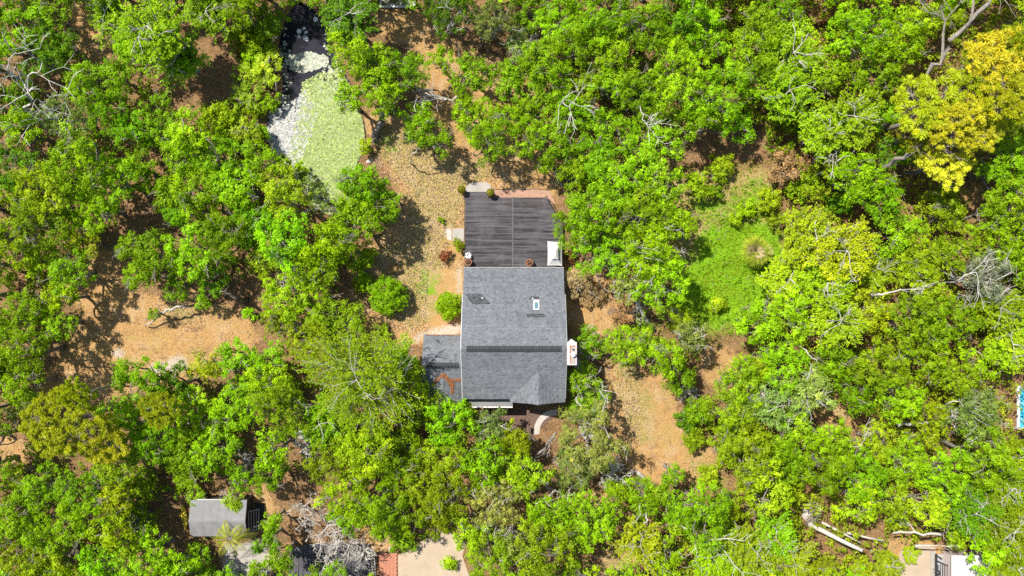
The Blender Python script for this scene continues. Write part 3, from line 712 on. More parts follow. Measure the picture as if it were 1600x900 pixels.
def proto_spray(R, nb=64, ntw=14, nl=11, L=.18, zc=None, twigs=4):
    zc = zc if zc is not None else 1.0*R+2.2; f = outline(); Q = []; T = []; mb = skeleton(np.zeros((0, 3)), R, zc, zc*.55, .05*R+.07)
    o0 = np.array([0, 0, zc*.55])
    for _ in range(nb):
        th = rng.uniform(0, 6.28); u = math.sqrt(rng.uniform(.02, 1)); rho = u*R*f(th)
        e = np.array([rho*math.cos(th), rho*math.sin(th), zc+.5*R*math.sqrt(max(0, 1.02-u*u))*rng.uniform(.6, 1.15)-.15*R])
        c = curve(o0+np.array([0, 0, rng.uniform(-.1, .3)*zc]), e, .06, 7); mb.tube(c, np.linspace(.07, .022, 7), 4, False)
        D = c[-1]-c[0]; D /= np.linalg.norm(D); H = np.cross(D, (0, 0, 1)); H /= np.linalg.norm(H)+1e-6
        tt = rng.uniform(.3, 1, ntw); base = np.stack([np.interp(tt*6, np.arange(7), c[:, k]) for k in range(3)], -1)
        sg = rng.choice([-1, 1], ntw)[:, None]; td = D+sg*H*rng.uniform(.4, 1.0, (ntw, 1))+rng.normal(0, .2, (ntw, 3)); td /= np.linalg.norm(td, axis=1)[:, None]
        ln = R*.20*rng.uniform(.6, 1.3, ntw); td[:, 2] += rng.uniform(-.1, .45, ntw)
        ii = np.repeat(np.arange(ntw), nl); s = rng.uniform(.1, 1, len(ii)); p = base[ii]+td[ii]*(ln[ii]*s)[:, None]+rng.normal(0, .06, (len(ii), 3))
        ax = td[ii]+rng.normal(0, .5, (len(ii), 3)); nr = np.array([0, 0, 1.])+rng.normal(0, .38, (len(ii), 3)); sz = rng.uniform(.7, 1.3, len(ii))
        Q.append(leafquads(p, nr, L*sz, L*.5*sz, ax)); T.append(np.clip(rng.normal(.5, .1)+rng.normal(0, .2, len(ii)), 0, 1))
    for _ in range(twigs):
        a = rng.uniform(0, 6.28); branchy(mb, (0, 0, zc+.3*R), (math.cos(a), math.sin(a), .3), R*.5, .05, 2, .5, 0, .02, (1, 3), 4)
    return quads('crown', np.concatenate(Q), M['leaf'], np.concatenate(T)), mb.mesh('trunk', M['palebark'], True), zc
def proto_pine(R, nt_=120, nn=75, zc=9.5):
    f = outline(); P = []
    while len(P) < nt_:
        th = rng.uniform(0, 6.28); u = math.sqrt(rng.uniform(0, 1)); rho = u*R*f(th)
        p = np.array([rho*math.cos(th), rho*math.sin(th), zc+.5*R*math.sqrt(max(0, 1.05-u*u))*rng.uniform(.3, 1.1)+rng.normal(0, .15)])
        if P and np.min(np.linalg.norm(np.array(P)-p, axis=1)) < .30: continue
        P.append(p)
    P = np.array(P); k = np.repeat(np.arange(nt_), nn); n = len(k)
    d = unit_rand(n); d[:, 2] = np.abs(d[:, 2])*.9+.05; d /= np.linalg.norm(d, axis=1)[:, None]; ln = rng.uniform(.28, .5, n)*rng.uniform(.8, 1.3, nt_)[k]
    c = P[k]+d*(ln*.5)[:, None]; q = leafquads(c, np.cross(d, unit_rand(n))+np.array([0, 0, .5]), ln, .085, d)
    t_ = np.clip(.5+rng.normal(0, .12, nt_)[k]+rng.normal(0, .16, n), 0, 1)
    sk_ = skeleton(P, R, zc, zc*.9, .24, .12)
    return quads('crown', q, M['needle'], t_), sk_.mesh('trunk', M['bark'], True), zc
def proto_bare(R, n0=7, depth=4, zc=2.2, pale=True, rmin=.022):
    mb = MB(); mb.tube(curve((0, 0, -.1), (0, 0, zc), .05, 4), [.2, .15, .13, .12], 6); a0 = rng.uniform(0, 6)
    for i in range(n0):
        a = a0+i*6.28/n0+rng.normal(0, .3); branchy(mb, (0, 0, zc*rng.uniform(.5, 1)), (math.cos(a), math.sin(a), rng.uniform(.1, .9)), R*.62, .085, depth, .75, .02, rmin, (2, 3), 4)
    return None, mb.mesh('trunk', M['palebark']), zc+.3*R

PROTO = {}
for kind, sizes in (('o', [(1.4, 5), (2.1, 6), (2.9, 8), (3.9, 5)]), ('s', [(2.0, 4), (3.0, 5), (4.3, 3), (6.6, 1)]), ('p', [(2.6, 3), (3.7, 3)]), ('h', [(.75, 4), (1.3, 5)]), ('c', [(1.5, 2), (2.2, 2)]),
                    ('g', [(2.0, 2), (3.2, 3)]), ('t', [(2.6, 3)]), ('x', [(1.6, 3), (3.0, 3)])):
    lst = []
    for R, n in sizes:
        for _ in range(n):
            if kind == 'o': c = proto_oak(R, puff=.40+.045*R, ncl=15, nlf=14, L=.15, gap=.10)
            elif kind == 's': c = proto_spray(R, nb=int(34+17*R), ntw=15 if R < 5 else 20)
            elif kind == 'p': c = proto_pine(R, int(13*R*R), 85)
            elif kind == 'h': c = proto_oak(R, puff=.36, zc=.55*R, flat=.7, twigs=0, ncl=16, nlf=13, L=.13)
            elif kind == 'c': c = proto_oak(R, puff=.36, zc=.45*R, flat=.75, twigs=0, ncl=15, nlf=13, L=.12, gap=0, cover=1.9, rough=.4)
            elif kind == 'g': c = proto_oak(R, puff=.50, ncl=14, nlf=13, L=.14, gap=.08, twigs=7, bark='palebark')
            elif kind == 't': c = proto_oak(R, puff=.6, ncl=16, nlf=13, L=.15, gap=.22, twigs=8, cover=.85, bark='palebark')
            elif kind == 'x': c = proto_bare(R)
            lst.append((R, c))
    PROTO[kind] = lst

TONE = {'g': (.212, .375, .004), 'b': (.235, .405, .005), 'y': (.290, .390, .008), 'd': (.110, .235, .006), 'o': (.225, .305, .055),
        'p': (.52, .50, .025), 'q': (.38, .43, .012), 'n': (.36, .25, .11), 'w': (.36, .38, .24), 'r': (.28, .11, .045), 'k': (.245, .360, .006)}
TWORD = {'g': 'mid green', 'b': 'bright green', 'y': 'yellow green', 'd': 'dark green', 'o': 'grey green', 'p': 'golden yellow', 'q': 'yellowish', 'n': 'brown', 'w': 'silvery', 'r': 'rust red', 'k': 'olive'}
KNAME = {'o': ('oak_tree', 'oak', 'tree', 'oaks in the wood'), 's': ('leafy_tree', 'feathery tree', 'tree', 'feathery trees in the wood'), 'p': ('pine_tree', 'pine', 'tree', 'pines'),
         'h': ('shrub', 'shrub', 'shrub', 'shrubs'), 'c': ('bush', 'round bush', 'bush', 'round bushes by the house'), 'g': ('lichen_oak_tree', 'twiggy oak', 'tree', 'twiggy lichen oaks'), 't': ('sparse_tree', 'thin sparse tree', 'tree', 'sparse trees'), 'x': ('bare_tree', 'bare leafless tree', 'tree', 'bare trees')}
LAND = {'the lily pond': (497, 190), 'the deck': (800, 360), 'the house ridge': (800, 545), 'the low wing roof': (690, 575), 'the shed': (345, 808), 'the fan palm': (1182, 390), 'the uprooted tree': (1300, 825),
        'the screened porch': (1480, 885), 'the swimming pool': (1594, 635), 'the garden bed': (620, 6), 'the driveway': (668, 868), 'the sand clearing': (265, 530),
        'the front lawn': (1010, 650), 'the chimney chase': (893, 552), 'the topmost pine': (1562, 95), 'the yellow kayak': (284, 808), 'the cream ring planter': (471, 679), 'the plank platform': (515, 880), 'the rusty scrub': (1230, 262), 'the silver tree': (1540, 432), 'the grey oak': (920, 690), 'the wavy limb': (1098, 845),
        'the crooked limb': (45, 140), 'the yellowish pine': (92, 664), 'the crescent limb': (1316, 692), 'the antler snag': (886, 160), 'the feathery giant': (560, 592), 'the rooted trunk': (592, 195), 'the slanting trunk': (1475, 90)}
ORD = 'first second third fourth fifth sixth seventh eighth ninth tenth eleventh twelfth thirteenth fourteenth fifteenth sixteenth seventeenth eighteenth nineteenth twentieth'.split()+['outermost']*20
HOURS = 'twelve one two three four five six seven eight nine ten eleven'.split()
pending = []
def label_later(o, head, px, py): pending.append((o, head, px, py))
def label_all():
    """which plant, counted outwards from the landmark closest to it in the clock direction where it stands"""
    sect = {}
    for o, head, px, py in pending:
        nm = min(LAND, key=lambda k: (LAND[k][0]-px)**2+(LAND[k][1]-py)**2); lx, ly = LAND[nm]
        hr = round(math.degrees(math.atan2(px-lx, ly-py)) % 360/30) % 12
        sect.setdefault((nm, hr), []).append((math.hypot(px-lx, py-ly), head, o))
    for (nm, hr), lst in sect.items():
        for i, (d, head, o) in enumerate(sorted(lst, key=lambda t: t[0])):
            o['label'] = f"{head}, {ORD[i]} plant from {nm} toward {HOURS[hr]} o'clock"
# px, py, radius px, kind+tone ; an optional 5th value scales the height
TREES = """
35 22 38 og;76 25 30 og;18 68 26 ob;66 84 40 og;100 74 28 od;165 18 40 sb;232 42 58 sb;205 75 34 ob;276 88 44 sg;322 18 40 sg;375 20 34 ob;140 132 44 og;178 118 28 og
25 150 30 og;100 178 44 go;28 205 36 og;168 172 40 og;205 206 32 og;246 192 40 ob;292 214 38 ob;346 190 32 hk;380 204 26 ok .5;396 98 24 hb;378 60 24 hk;384 150 28 ok .45;350 215 26 hy
25 262 40 od;70 300 48 oy;122 255 52 ob;172 282 44 ob;212 264 34 og;150 326 40 ob;54 352 48 oy;18 382 34 oy;110 352 36 og;104 424 42 og;292 238 40 ob;342 252 44 og;302 292 44 og;372 292 40 og
60 410 30 ob;128 382 28 ok;282 332 28 og;204 388 28 og;244 402 38 og;304 392 48 og;352 372 44 og;392 346 36 og;215 432 28 og;276 446 26 og;330 440 30 og;330 325 34 og;8 300 30 ob;255 300 26 og
30 488 40 og;92 464 24 ob;86 506 32 og;34 552 44 og;8 585 28 og;30 602 34 og;38 642 30 go;92 664 58 pq;120 616 26 pq;216 600 50 og;198 652 46 og;272 602 34 od;324 572 24 oy;370 562 34 ob
300 642 46 og .9;362 642 42 og;388 600 32 og;240 492 12 og;316 474 14 og;392 492 12 hb;250 640 30 pq;155 690 40 pq
182 722 44 ok;240 694 40 og;60 762 40 og;18 742 26 oy;130 772 42 ob;182 782 36 oy;292 716 40 og .8;334 700 40 og;378 748 24 ob;294 748 26 ob .5;202 776 36 ok .5;18 812 36 ob;62 832 40 og;130 812 44 og
182 832 40 og;214 818 28 og .6;80 876 40 ok;28 882 40 ok;152 882 40 og;230 872 46 ob;308 882 30 og .7;280 888 34 og;402 892 18 og;418 850 22 ob;366 784 18 oy .8; 308 780 15 ob .8;440 872 24 ob;425 815 18 ob;226 746 18 og .5
410 108 32 oy .5;418 30 28 ob .55;404 70 26 hk;548 22 46 sd;530 45 24 sb;560 85 44 ob;582 110 40 ob;634 112 38 og;545 152 26 ob;600 150 34 og;702 20 40 gd;690 96 26 og;738 112 36 og;772 30 38 go;794 128 34 og
650 178 26 og;682 216 28 og;656 206 24 og;740 182 40 og;762 222 36 og;724 172 24 og;795 190 30 og;422 158 16 hb;402 206 18 hg;410 248 30 og;442 262 22 ob;398 168 18 hk;470 268 16 hb
440 302 46 oy;492 306 36 to;560 290 40 ob;592 318 38 ob;552 342 40 ob;574 300 34 ob;438 372 48 ob;484 402 46 og;420 402 34 oy;522 372 40 og;576 402 16 hy;605 462 34 cg;562 442 14 hy;505 430 34 og;555 395 26 og;570 440 16 hb
452 466 46 og;502 492 38 og;544 506 32 og;430 500 24 oy;482 532 40 ok;412 572 36 og;560 592 96 sk;620 566 36 sg;640 606 34 ok;702 662 44 og;440 642 46 ok;420 602 40 og;500 662 46 sg;560 682 46 ok;622 682 40 ok;766 664 32 go
668 640 34 ok;730 655 28 ok
430 704 34 og;420 742 30 og;520 722 46 ok;572 712 46 ok;622 722 46 og;540 772 42 og;592 792 42 og;652 762 42 ok;702 712 46 ok;752 722 40 og;642 800 34 og;702 782 40 ok;772 782 46 go;600 822 28 og;540 812 32 og;735 830 34 ok
764 862 48 ok;700 884 14 hg;626 846 22 hb;690 812 30 ok;800 850 34 go
825 20 32 og;852 90 44 og;872 32 42 og;902 62 42 og;942 30 46 og;960 82 44 ob;1012 42 46 ob;1062 30 46 og;1104 60 40 ob;1062 112 54 ob;1130 142 56 ob;1172 92 40 ob;862 132 42 og;912 122 40 ok;842 172 40 og
902 182 40 og;952 132 36 og;962 205 36 ob;1002 142 42 ob;1026 176 38 ob;1092 190 34 ob;872 222 36 og;1182 40 36 oy;1150 192 32 ob;810 70 28 go;805 110 26 og;1100 20 36 og
822 214 36 og;852 256 18 og;902 262 38 og;930 242 40 og;962 292 48 og;1018 238 44 ob;1042 300 34 ob;1002 332 48 ob;922 332 46 og;895 352 36 og;948 388 52 og;1012 402 52 gg;1058 350 30 ob;1040 442 46 gg;984 448 30 go;1092 290 22 hb;1118 272 18 hk
1130 255 20 hk;1152 338 13 hb;1168 322 16 hb;1116 300 13 hg;1200 312 22 hk;1215 345 18 hy
902 440 26 on .45;972 488 26 on .5;928 462 20 on .4;890 434 16 hk;926 536 28 gg .8;906 592 30 gg .7;922 622 34 gg .7;980 538 36 ob;1012 548 26 ob;1042 562 34 og;1058 592 30 og;1080 530 30 go;1062 500 26 ok;1072 652 22 hd;1092 644 22 og;1156 600 40 ok
1140 652 40 ok;1180 502 40 ob;1122 480 16 hy;920 688 58 go .9;902 732 40 go .9
800 690 30 ok;832 748 34 ok;796 742 36 ok;866 812 44 og;852 858 52 ok;918 810 50 og;1012 772 38 og;1052 742 20 og;1100 802 48 og;1000 852 42 sy;1042 872 38 ob;1122 866 44 sg;1172 722 44 ok;1130 702 30 ok;1202 762 40 oy;1182 862 44 sy;800 700 26 gk
1060 800 30 og;960 770 22 og;1150 790 34 ok
1240 82 56 sb;1232 142 50 sb;1222 30 34 ob;1290 15 26 hn;1342 50 48 ob;1402 62 48 ob;1302 102 40 ob;1372 112 40 ob;1442 30 34 oy;1332 182 48 sy;1292 204 44 sy;1382 182 28 og;1482 20 30 oy;1260 190 26 hd
1452 162 50 pq;1506 196 48 pp;1562 95 50 pp;1520 130 40 pq;1594 70 36 pq;1480 252 40 pp;1582 150 44 pq;1440 215 34 pq;1555 190 36 pp
1230 262 34 hn;1255 285 30 hk;1342 282 48 og;1302 242 34 sy;1372 306 40 og;1312 316 24 hd;1276 372 50 sy;1322 392 54 sy;1402 362 40 ok;1432 384 44 ok;1480 335 32 ok;1572 262 48 ob;1596 320 44 ob;1550 335 34 ob
1442 432 44 ok;1540 432 44 tw;1500 402 38 ok;1236 436 46 sy .8;1292 442 48 sb;1582 392 40 ob;1590 220 36 og;1400 240 30 od;1370 420 36 sy;1470 300 28 ok
1230 502 48 ob;1312 502 48 sy;1362 482 40 oy;1422 502 44 ok;1482 502 46 og;1560 482 42 sy;1582 538 42 sy .8;1540 562 36 ob;1302 562 40 ob;1372 572 44 ok;1442 562 44 og;1502 592 36 ok;1342 612 38 og;1402 622 40 og
1230 572 44 ob;1212 632 48 go;1262 612 40 go;1302 690 38 og;1372 690 36 ok;1452 662 38 ok;1520 652 46 go;1180 570 34 ok;1250 665 36 ok;1532 628 26 go
1230 722 38 og;1292 732 44 og;1352 742 44 og;1422 722 44 ok;1482 742 44 og;1542 712 48 ok;1584 762 44 sy;1236 766 24 yy;1342 782 34 ob;1398 784 32 oy;1452 792 34 oy;1522 802 44 sb;1582 832 48 sy;1212 842 40 sb
1290 892 24 sy;1425 866 16 sy .6;1350 892 22 sy .5;1392 884 24 sy;1242 882 38 sy;1545 862 34 ob;1170 680 34 ok;1408 812 18 sy;1604 716 34 sy .8;1590 890 40 sy;1555 775 36 sy;1495 840 22 ob
1085 690 20 hk;1110 742 18 hy;1150 690 26 go;1205 700 30 ok;1160 640 30 gk
475 700 26 xx;505 830 44 xx;540 860 40 xx;468 800 32 xx;450 510 20 xx;452 436 24 xx;380 728 20 xx;352 775 12 xx;1075 615 18 xw;960 745 30 xx;1545 815 26 xx;830 60 24 xx;1545 440 30 xx;1190 790 22 xx;505 885 36 xx;1560 880 20 xx
1010 150 22 xx;1000 490 18 xx;565 870 22 xx;660 150 16 xx
716 382 8 hk;698 398 9 hr;892 404 7 hr;701 478 23 cg;572 230 14 hk;690 345 6 hk;555 415 12 hk;618 420 10 hn;600 515 12 hk
"""
# a belt of trees just outside the frame keeps the wood going (their shade falls into view)
BELT = []
for i in range(38):
    BELT.append((-10+i*45+rng.uniform(-12, 12), -34+rng.uniform(-8, 8), 40, 'o', 'bg'[i % 2], 1.0))
    if not (600 < i*45 < 740 or 1410 < i*45 < 1560): BELT.append((-10+i*45+rng.uniform(-12, 12), 930+rng.uniform(-8, 8), 40, 'o', 'gk'[i % 2], 1.0))
for i in range(20):
    BELT.append((-36+rng.uniform(-8, 8), i*46, 42, 'o', 'gb'[i % 2], 1.0))
    if not (590 < i*46 < 690): BELT.append((1640+rng.uniform(-8, 8), i*46, 42, 's', 'yb'[i % 2], 1.0))
FIX = {(716,382): 'olive green shrub at the left deck edge below the concrete pad', (698,398): 'rust red shrub standing on the lawn left of the deck', (892,404): 'rust red low plant right of the cream gazebo',
       (701,478): 'round bright green bush against the left side of the main roof', (605,462): 'bright green round bush on the lawn two deck boards left of the round house bush'}
FIX[(605,462)] = 'broad bright green bush standing free on the lawn left of the house'
def grow_tree(px, py, rp, kind, tone, hs=1.0):
    if kind == 'y': kind = 'h'
    cand = PROTO[kind]
    for _ in range(2):
        Rw = rp*MPP*.93
        best = min(abs(math.log(c[0]/Rw)) for c in cand); opts = [c for c in cand if abs(math.log(c[0]/Rw)) < best+.12]
    R, (crown, trunk, zc) = opts[rng.integers(0, len(opts))]
    sz = hs*rng.uniform(.85, 1.25)
    z = zc*sz+.25*R; Rw = rp*MPP*(CAM_H-z)/CAM_H; s = Rw/R; x, y = W(px, py, z*(s if kind != 'p' else 1))
    nm, word, cat, grp = KNAME[kind]
    size = 'small' if rp < 24 else 'medium' if rp < 42 else 'broad'
    lb = FIX.get((int(px), int(py)))
    t_ = thing(nm, (x, y, 0), lb, cat, grp, rng.uniform(0, 6.28))
    if not lb: label_later(t_, f'{size} {TWORD[tone]} {word}' if kind != 'x' else f'{size} {word}', px, py); t_.scale = (s*rng.uniform(.94, 1.06), s*rng.uniform(.94, 1.06), sz*(s if kind != 'p' else 1))
    ob('trunk', trunk, t_)
    if crown:
        c = ob('crown', crown, t_); j = np.clip(rng.normal(1, .17), .62, 1.3); col = TONE[tone]; c.color = (col[0]*j*rng.normal(1, .08), col[1]*j, col[2]*j, 1)
for tok in TREES.replace('\n', ';').split(';'):
    p = tok.split()
    if not p: continue
    k = p[3]
    if k == 'xw': k = 'xx'
    grow_tree(float(p[0]), float(p[1]), float(p[2]), k[0], k[1], float(p[4]) if len(p) > 4 else 1.0)
KNAME_B = dict(KNAME)
for b in BELT: grow_tree(*b)
label_all()

# ------------------------------------------------------------------ palms
def fan_palm(loc, lab):
    t_ = thing('fan_palm', loc, lab, 'palm'); tr = MB().tube(curve((0, 0, -.1), (0, 0, 2.2), .02, 4), [.28, .22, .2, .2], 8).mesh('trunk', M['bark']); ob('trunk', tr, t_)
    for i in range(30):
        a = i*2.4; el = .05+1.25*(i/30)**.8; d = np.array([math.cos(a)*math.cos(el), math.sin(a)*math.cos(el), math.sin(el)])
        Lp = rng.uniform(.55, 1.0)*(1-.45*i/30); e = np.array([0, 0, 2.3])+d*Lp; H = np.cross(d, (0, 0, 1)); H /= np.linalg.norm(H); U = np.cross(H, d)
        seg = []
        for k in np.linspace(-1.05, 1.05, 15):
            v = d*math.cos(k)+H*math.sin(k)+U*(.15*abs(k)-.1); v /= np.linalg.norm(v); L = rng.uniform(1.15, 1.4)*(1-.15*abs(k))
            wv = np.cross(v, U); wv /= np.linalg.norm(wv); wv *= .045
            seg.append((e, e+v*L*.55-wv, e+v*L-np.array([0, 0, .28]), e+v*L*.55+wv))
        o = ob('frond', quads('frond', np.array(seg), M['leaf'], rng.uniform(.1, 1, 15)), t_); c = (.27, .33, .03) if rng.uniform() < .8 else (.45, .38, .2); o.color = (*c, 1)
        ob('petiole', MB().tube([(0, 0, 2.3), tuple(e)], [.03, .02], 4).mesh('petiole', M['bark']), o)
fan_palm(W(1180, 392, 2.3)+(0,), 'yellow green fan palm at the right edge of the lush lawn')
def feather_palm(loc, lab, zt=3.2, L=2.9, n=10):
    t_ = thing('feather_palm', loc, lab, 'palm'); ob('trunk', MB().tube(curve((0, 0, -.1), (0, 0, zt), .03, 5), [.2, .14, .12, .11, .12], 8).mesh('trunk', M['bark']), t_)
    for i in range(n):
        a = i*2.4+rng.normal(0, .1); el = rng.uniform(-.1, 1.0); L = rng.uniform(2.0, 3.1); u = np.linspace(0, 1, 9)
        P = np.stack([np.cos(a)*u*L*math.cos(el), np.sin(a)*u*L*math.cos(el), zt+L*(math.sin(el)*u-.75*u*u)], -1)
        T = np.gradient(P, axis=0); T /= np.linalg.norm(T, axis=1)[:, None]; H = np.cross(T, (0, 0, 1.)); H /= np.linalg.norm(H, axis=1)[:, None]
        q = []
        for s in np.linspace(.12, 1, 26):
            p = np.array([np.interp(s, u, P[:, k]) for k in range(3)]); tt = np.array([np.interp(s, u, T[:, k]) for k in range(3)]); hh = np.array([np.interp(s, u, H[:, k]) for k in range(3)])
            for sg in (-1, 1):
                v = tt*.7+sg*hh-np.array([0, 0, .25]); v /= np.linalg.norm(v); l = .62*math.sin(math.pi*min(.97, .15+.8*s)); b = tt*.028; q.append((p-b, p+v*l*.5-b, p+v*l, p+v*l*.5+b))
        o = ob('frond', quads('frond', np.array(q), M['leaf'], rng.uniform(.3, 1, len(q))), t_); o.color = (.27, .31, .02, 1)
        ob('rachis', MB().tube(P, np.linspace(.03, .008, 9), 4).mesh('rachis', M['bark']), o)
feather_palm(WP(363, 838, 2.6)[:2]+(0,), 'yellow green feather palm leaning over the lower right corner of the shed')

# ------------------------------------------------------------------ pale visible limbs and leaning trunks
def limb(path, r0, r1, lab, name='dead_tree', mat='palebark', forks=3, cat='tree', depth=2):
    P = np.array([WP(*p) for p in path])
    if P[0][2] > .6 and ' log ' not in lab+' ': P = np.concatenate([[P[0]*np.array([1, 1, 0])], P])      # stands on the ground
    n = 4*(len(P)-1)+1; u = np.linspace(0, len(P)-1, n)
    C = np.stack([np.interp(u, np.arange(len(P)), P[:, k]) for k in range(3)], -1)
    for _ in range(2): C[1:-1] = (C[:-2]+2*C[1:-1]+C[2:])/4
    L = np.linalg.norm(C[-1]-C[0]); C[1:-1] += rng.normal(0, .018*L, (n-2, 3))
    o0 = C[0].copy(); C = C-o0; rd = np.linspace(r0, r1, n); rd[0] *= 1.35
    t_ = thing(name, tuple(o0), lab, cat); mb = MB().tube(C, rd, 8); ob('trunk', mb.mesh('trunk', M[mat], True), t_)
    for i in range(forks):
        k = rng.integers(n//2, n); d = (C[k]-C[k-1]); d /= np.linalg.norm(d); fb = MB(); d = d+rng.normal(0, .6, 3)
        branchy(fb, C[k], d/np.linalg.norm(d), max(.8, L*.3), max(rd[k]*.6, .035), depth, .6, 0, .022, (2, 3), 4); ob('branch', fb.mesh('branch', M[mat]), t_)
    return t_
LIMBS = [
 ([(75,205,3.5),(46,178,5.5),(42,150,7.5),(50,122,8.5),(66,98,9)], .17, .05, 'pale crooked bare limb rising through the oaks near the upper left edge', 5),
 ([(30,130,5),(8,105,7.5),(25,82,8)], .12, .04, 'short forked pale limb at the left picture edge', 4),
 ([(100,188,6.5),(78,184,8),(62,172,8.3)], .1, .04, 'pale forked limb among grey green twigs left of centre top oaks', 4),
 ([(600,162,2.5),(596,190,1.6),(584,214,.1)], .30, .34, 'thick flared oak trunk with roots on the lawn beside the pond', 1),
 ([(722,148,4.2),(700,158,4.5),(682,154,4.8),(664,146,5)], .12, .05, 'pale horizontal limb above brown ground right of the pond', 4),
 ([(752,78,.5),(754,50,3),(748,42,5)], .3, .16, 'stout dark oak trunk leaning near the top of the photo', 3),
 ([(1022,516,.1),(1005,487,2.5),(990,464,4.5)], .19, .13, 'straight pale bare trunk leaning between brown bush and lawn', 0),
 ([(832,722,2),(850,702,3.5),(868,676,5)], .2, .12, 'thick pale limb bridging the gap left of the grey oak', 2),
 ([(876,764,3),(856,778,4.5),(836,788,5)], .16, .06, 'forked pale limb below the grey oak', 3),
 ([(890,762,2.5),(888,782,3),(884,796,3.2)], .12, .05, 'short pale limb hanging over the small tan gap under grey oak', 3),
 ([(945,640,2),(938,612,3),(934,598,3.4)], .12, .05, 'pale y shaped limb right of the front gable', 2),
 ([(880,292,.1),(870,276,2),(862,258,4)], .14, .12, 'slim grey trunk leaning over the upper right deck corner', 1),
 ([(1430,140,8),(1465,98,10),(1500,45,11.5),(1545,5,13)], .26, .2, 'long bare pine trunk slanting up through the top right corner', 3),
 ([(1384,262,5),(1410,246,7),(1445,228,9)], .24, .22, 'cut grey pine trunk pointing into the golden pines', 2),
 ([(1294,684,5),(1312,692,6),(1342,698,6)], .12, .05, 'pale crescent limb on the canopy right of the front lawn', 1),
 ([(1402,664,3.5),(1440,661,4),(1470,659,4)], .2, .13, 'thick horizontal grey log lodged in the trees left of the pool', 2),
 ([(1066,824,6),(1085,842,6.5),(1106,850,6.5),(1130,858,6.5)], .12, .05, 'wavy white limb on the lower canopy below the front lawn', 3),
 ([(1010,800,5),(1012,812,5.4),(1006,818,5.5)], .12, .06, 'short forked white snag among dark oaks below the front lawn', 2),
 ([(290,478,2.2),(262,484,2.0),(246,496,1.4),(228,510,.3)], .15, .07, 'grey branch sagging to the sand at the top of left clearing', 1),
 ([(370,468,3),(345,452,3.2),(330,445,3)], .2, .1, 'dark oak limb above the sand clearing', 3),
 ([(1370,460,6),(1382,457,6.4),(1420,456,6.5)], .15, .06, 'white broken limb lying on the canopy left of silver tree', 2),
 ([(1515,440,5),(1490,440,7),(1525,425,8)], .13, .04, 'bright pale limbs radiating beside the silver tree', 5),
 ([(1285,270,4),(1310,252,5.5),(1335,235,6)], .1, .04, 'thin straight pale stems above the rusty scrub', 3),
 ([(1252,540,5),(1268,558,5.4),(1285,574,5)], .1, .05, 'thin pale diagonal pole in the canopy right of front lawn', 1),
 ([(700,480,1.0),(702,488,1.3),(705,491,1.5)], .02, .02, 'x', 0),
 ([(1470,835,4.5),(1442,832,4.5),(1395,833,4)], .14, .09, 'pale log lying above the paved court', 1),
 ([(1430,853,4.5),(1470,852,4.6)], .1, .06, 'thin pale log crossing just above the screened porch', 1),
 ([(560,640,6),(563,610,7.5),(590,598,8),(610,615,8)], .09, .04, 'white dead limb in the middle of the broad feathery tree', 3),
 ([(640,250,3),(652,232,4),(665,222,4.2)], .08, .03, 'pale twig limb on the small oak below the pond trunk', 2),
 ([(1000,165,6),(1005,185,6.5),(1012,195,6.5)], .07, .03, 'pale twig fan in the top middle canopy', 4),
 ([(880,155,6.5),(884,165,7),(895,158,7)], .08, .03, 'small white antler shaped snag above the deck in the canopy', 4)]
for path, r0, r1, lab, fk in LIMBS:
    if lab != 'x': limb(path, r0, r1, lab, forks=fk, mat='darkbark' if 'dark' in lab.split()[:2] else ('bark' if 'pine' in lab or 'oak trunk' in lab or 'thick pale' in lab else 'palebark'))
# roots of the flared trunk
rt = [o for o in bpy.data.objects if o.get('label', '').startswith('thick flared')]
if rt:
    for a in (3.3, 4.0, 4.8, 5.6, 2.4):
        mb = MB().tube([(0, .3, .35), (.5*math.cos(a), .2+.5*math.sin(a), .12), (1.1*math.cos(a), .1+1.1*math.sin(a), -.08)], [.2, .12, .05], 6)
        ob('root', mb.mesh('root', M['palebark'], True), rt[-1])

# uprooted trunk with its logs
up = thing('uprooted_tree', WP(1268, 800, 0), 'uprooted tree with a standing plate of roots in the lower right wood', 'tree')
o0 = np.array(WP(1268, 800, 0))
def rel(px, py, z): return tuple(np.array(WP(px, py, z))-o0)
ob('trunk', MB().tube([rel(1274, 814, 1.2), rel(1300, 830, 1.6), rel(1325, 845, 2.0), rel(1350, 861, 2.3)], [.30, .26, .22, .19], 9).mesh('trunk', M['palebark'], True), up)
rp_ = MB(); 
for i in range(46):
    a = rng.uniform(0, 6.28); d = np.array([.45*math.cos(a)+rng.normal(0, .15), .75*math.cos(a)*.6+rng.normal(0, .2), math.sin(a)*.7])
    b0 = np.array(rel(1270, 808, 1.2)); rp_.tube([b0, b0+d*.7, b0+d*rng.uniform(1.1, 1.9)+rng.normal(0, .12, 3)], [.13, .07, .02], 4)
ob('root_mass', rp_.mesh('root_mass', M['bark']), up)
ob('root_plate', MB().lathe([(.2, -.12), (1.0, -.08), (1.15, .05), (.9, .2), (.3, .28)], (0, 0, 0), 13).mesh('root_plate', M['stone']), up)
pl = up.children[-1]; pl.location = rel(1264, 798, 1.25); pl.rotation_euler = (R_(35), R_(-55), R_(20))
for pth, r, lb in (([(1284, 816, 1.7), (1315, 832, 2.1), (1344, 848, 2.5)], .13, 'slim pale log lying just above the uprooted trunk'), ([(1322, 832, 2.3), (1355, 840, 2.6), (1381, 845, 2.9)], .12, 'white log pointing right beyond the uprooted trunk')):
    P = np.array([WP(*p) for p in pth]); c0 = P[0]; mb = MB().tube(P-c0, [r, r*.9, r*.7], 8); o = ob('log', mb.mesh('log', M['palebark'], True), None, tuple(c0)); tag(o, lb, 'log')

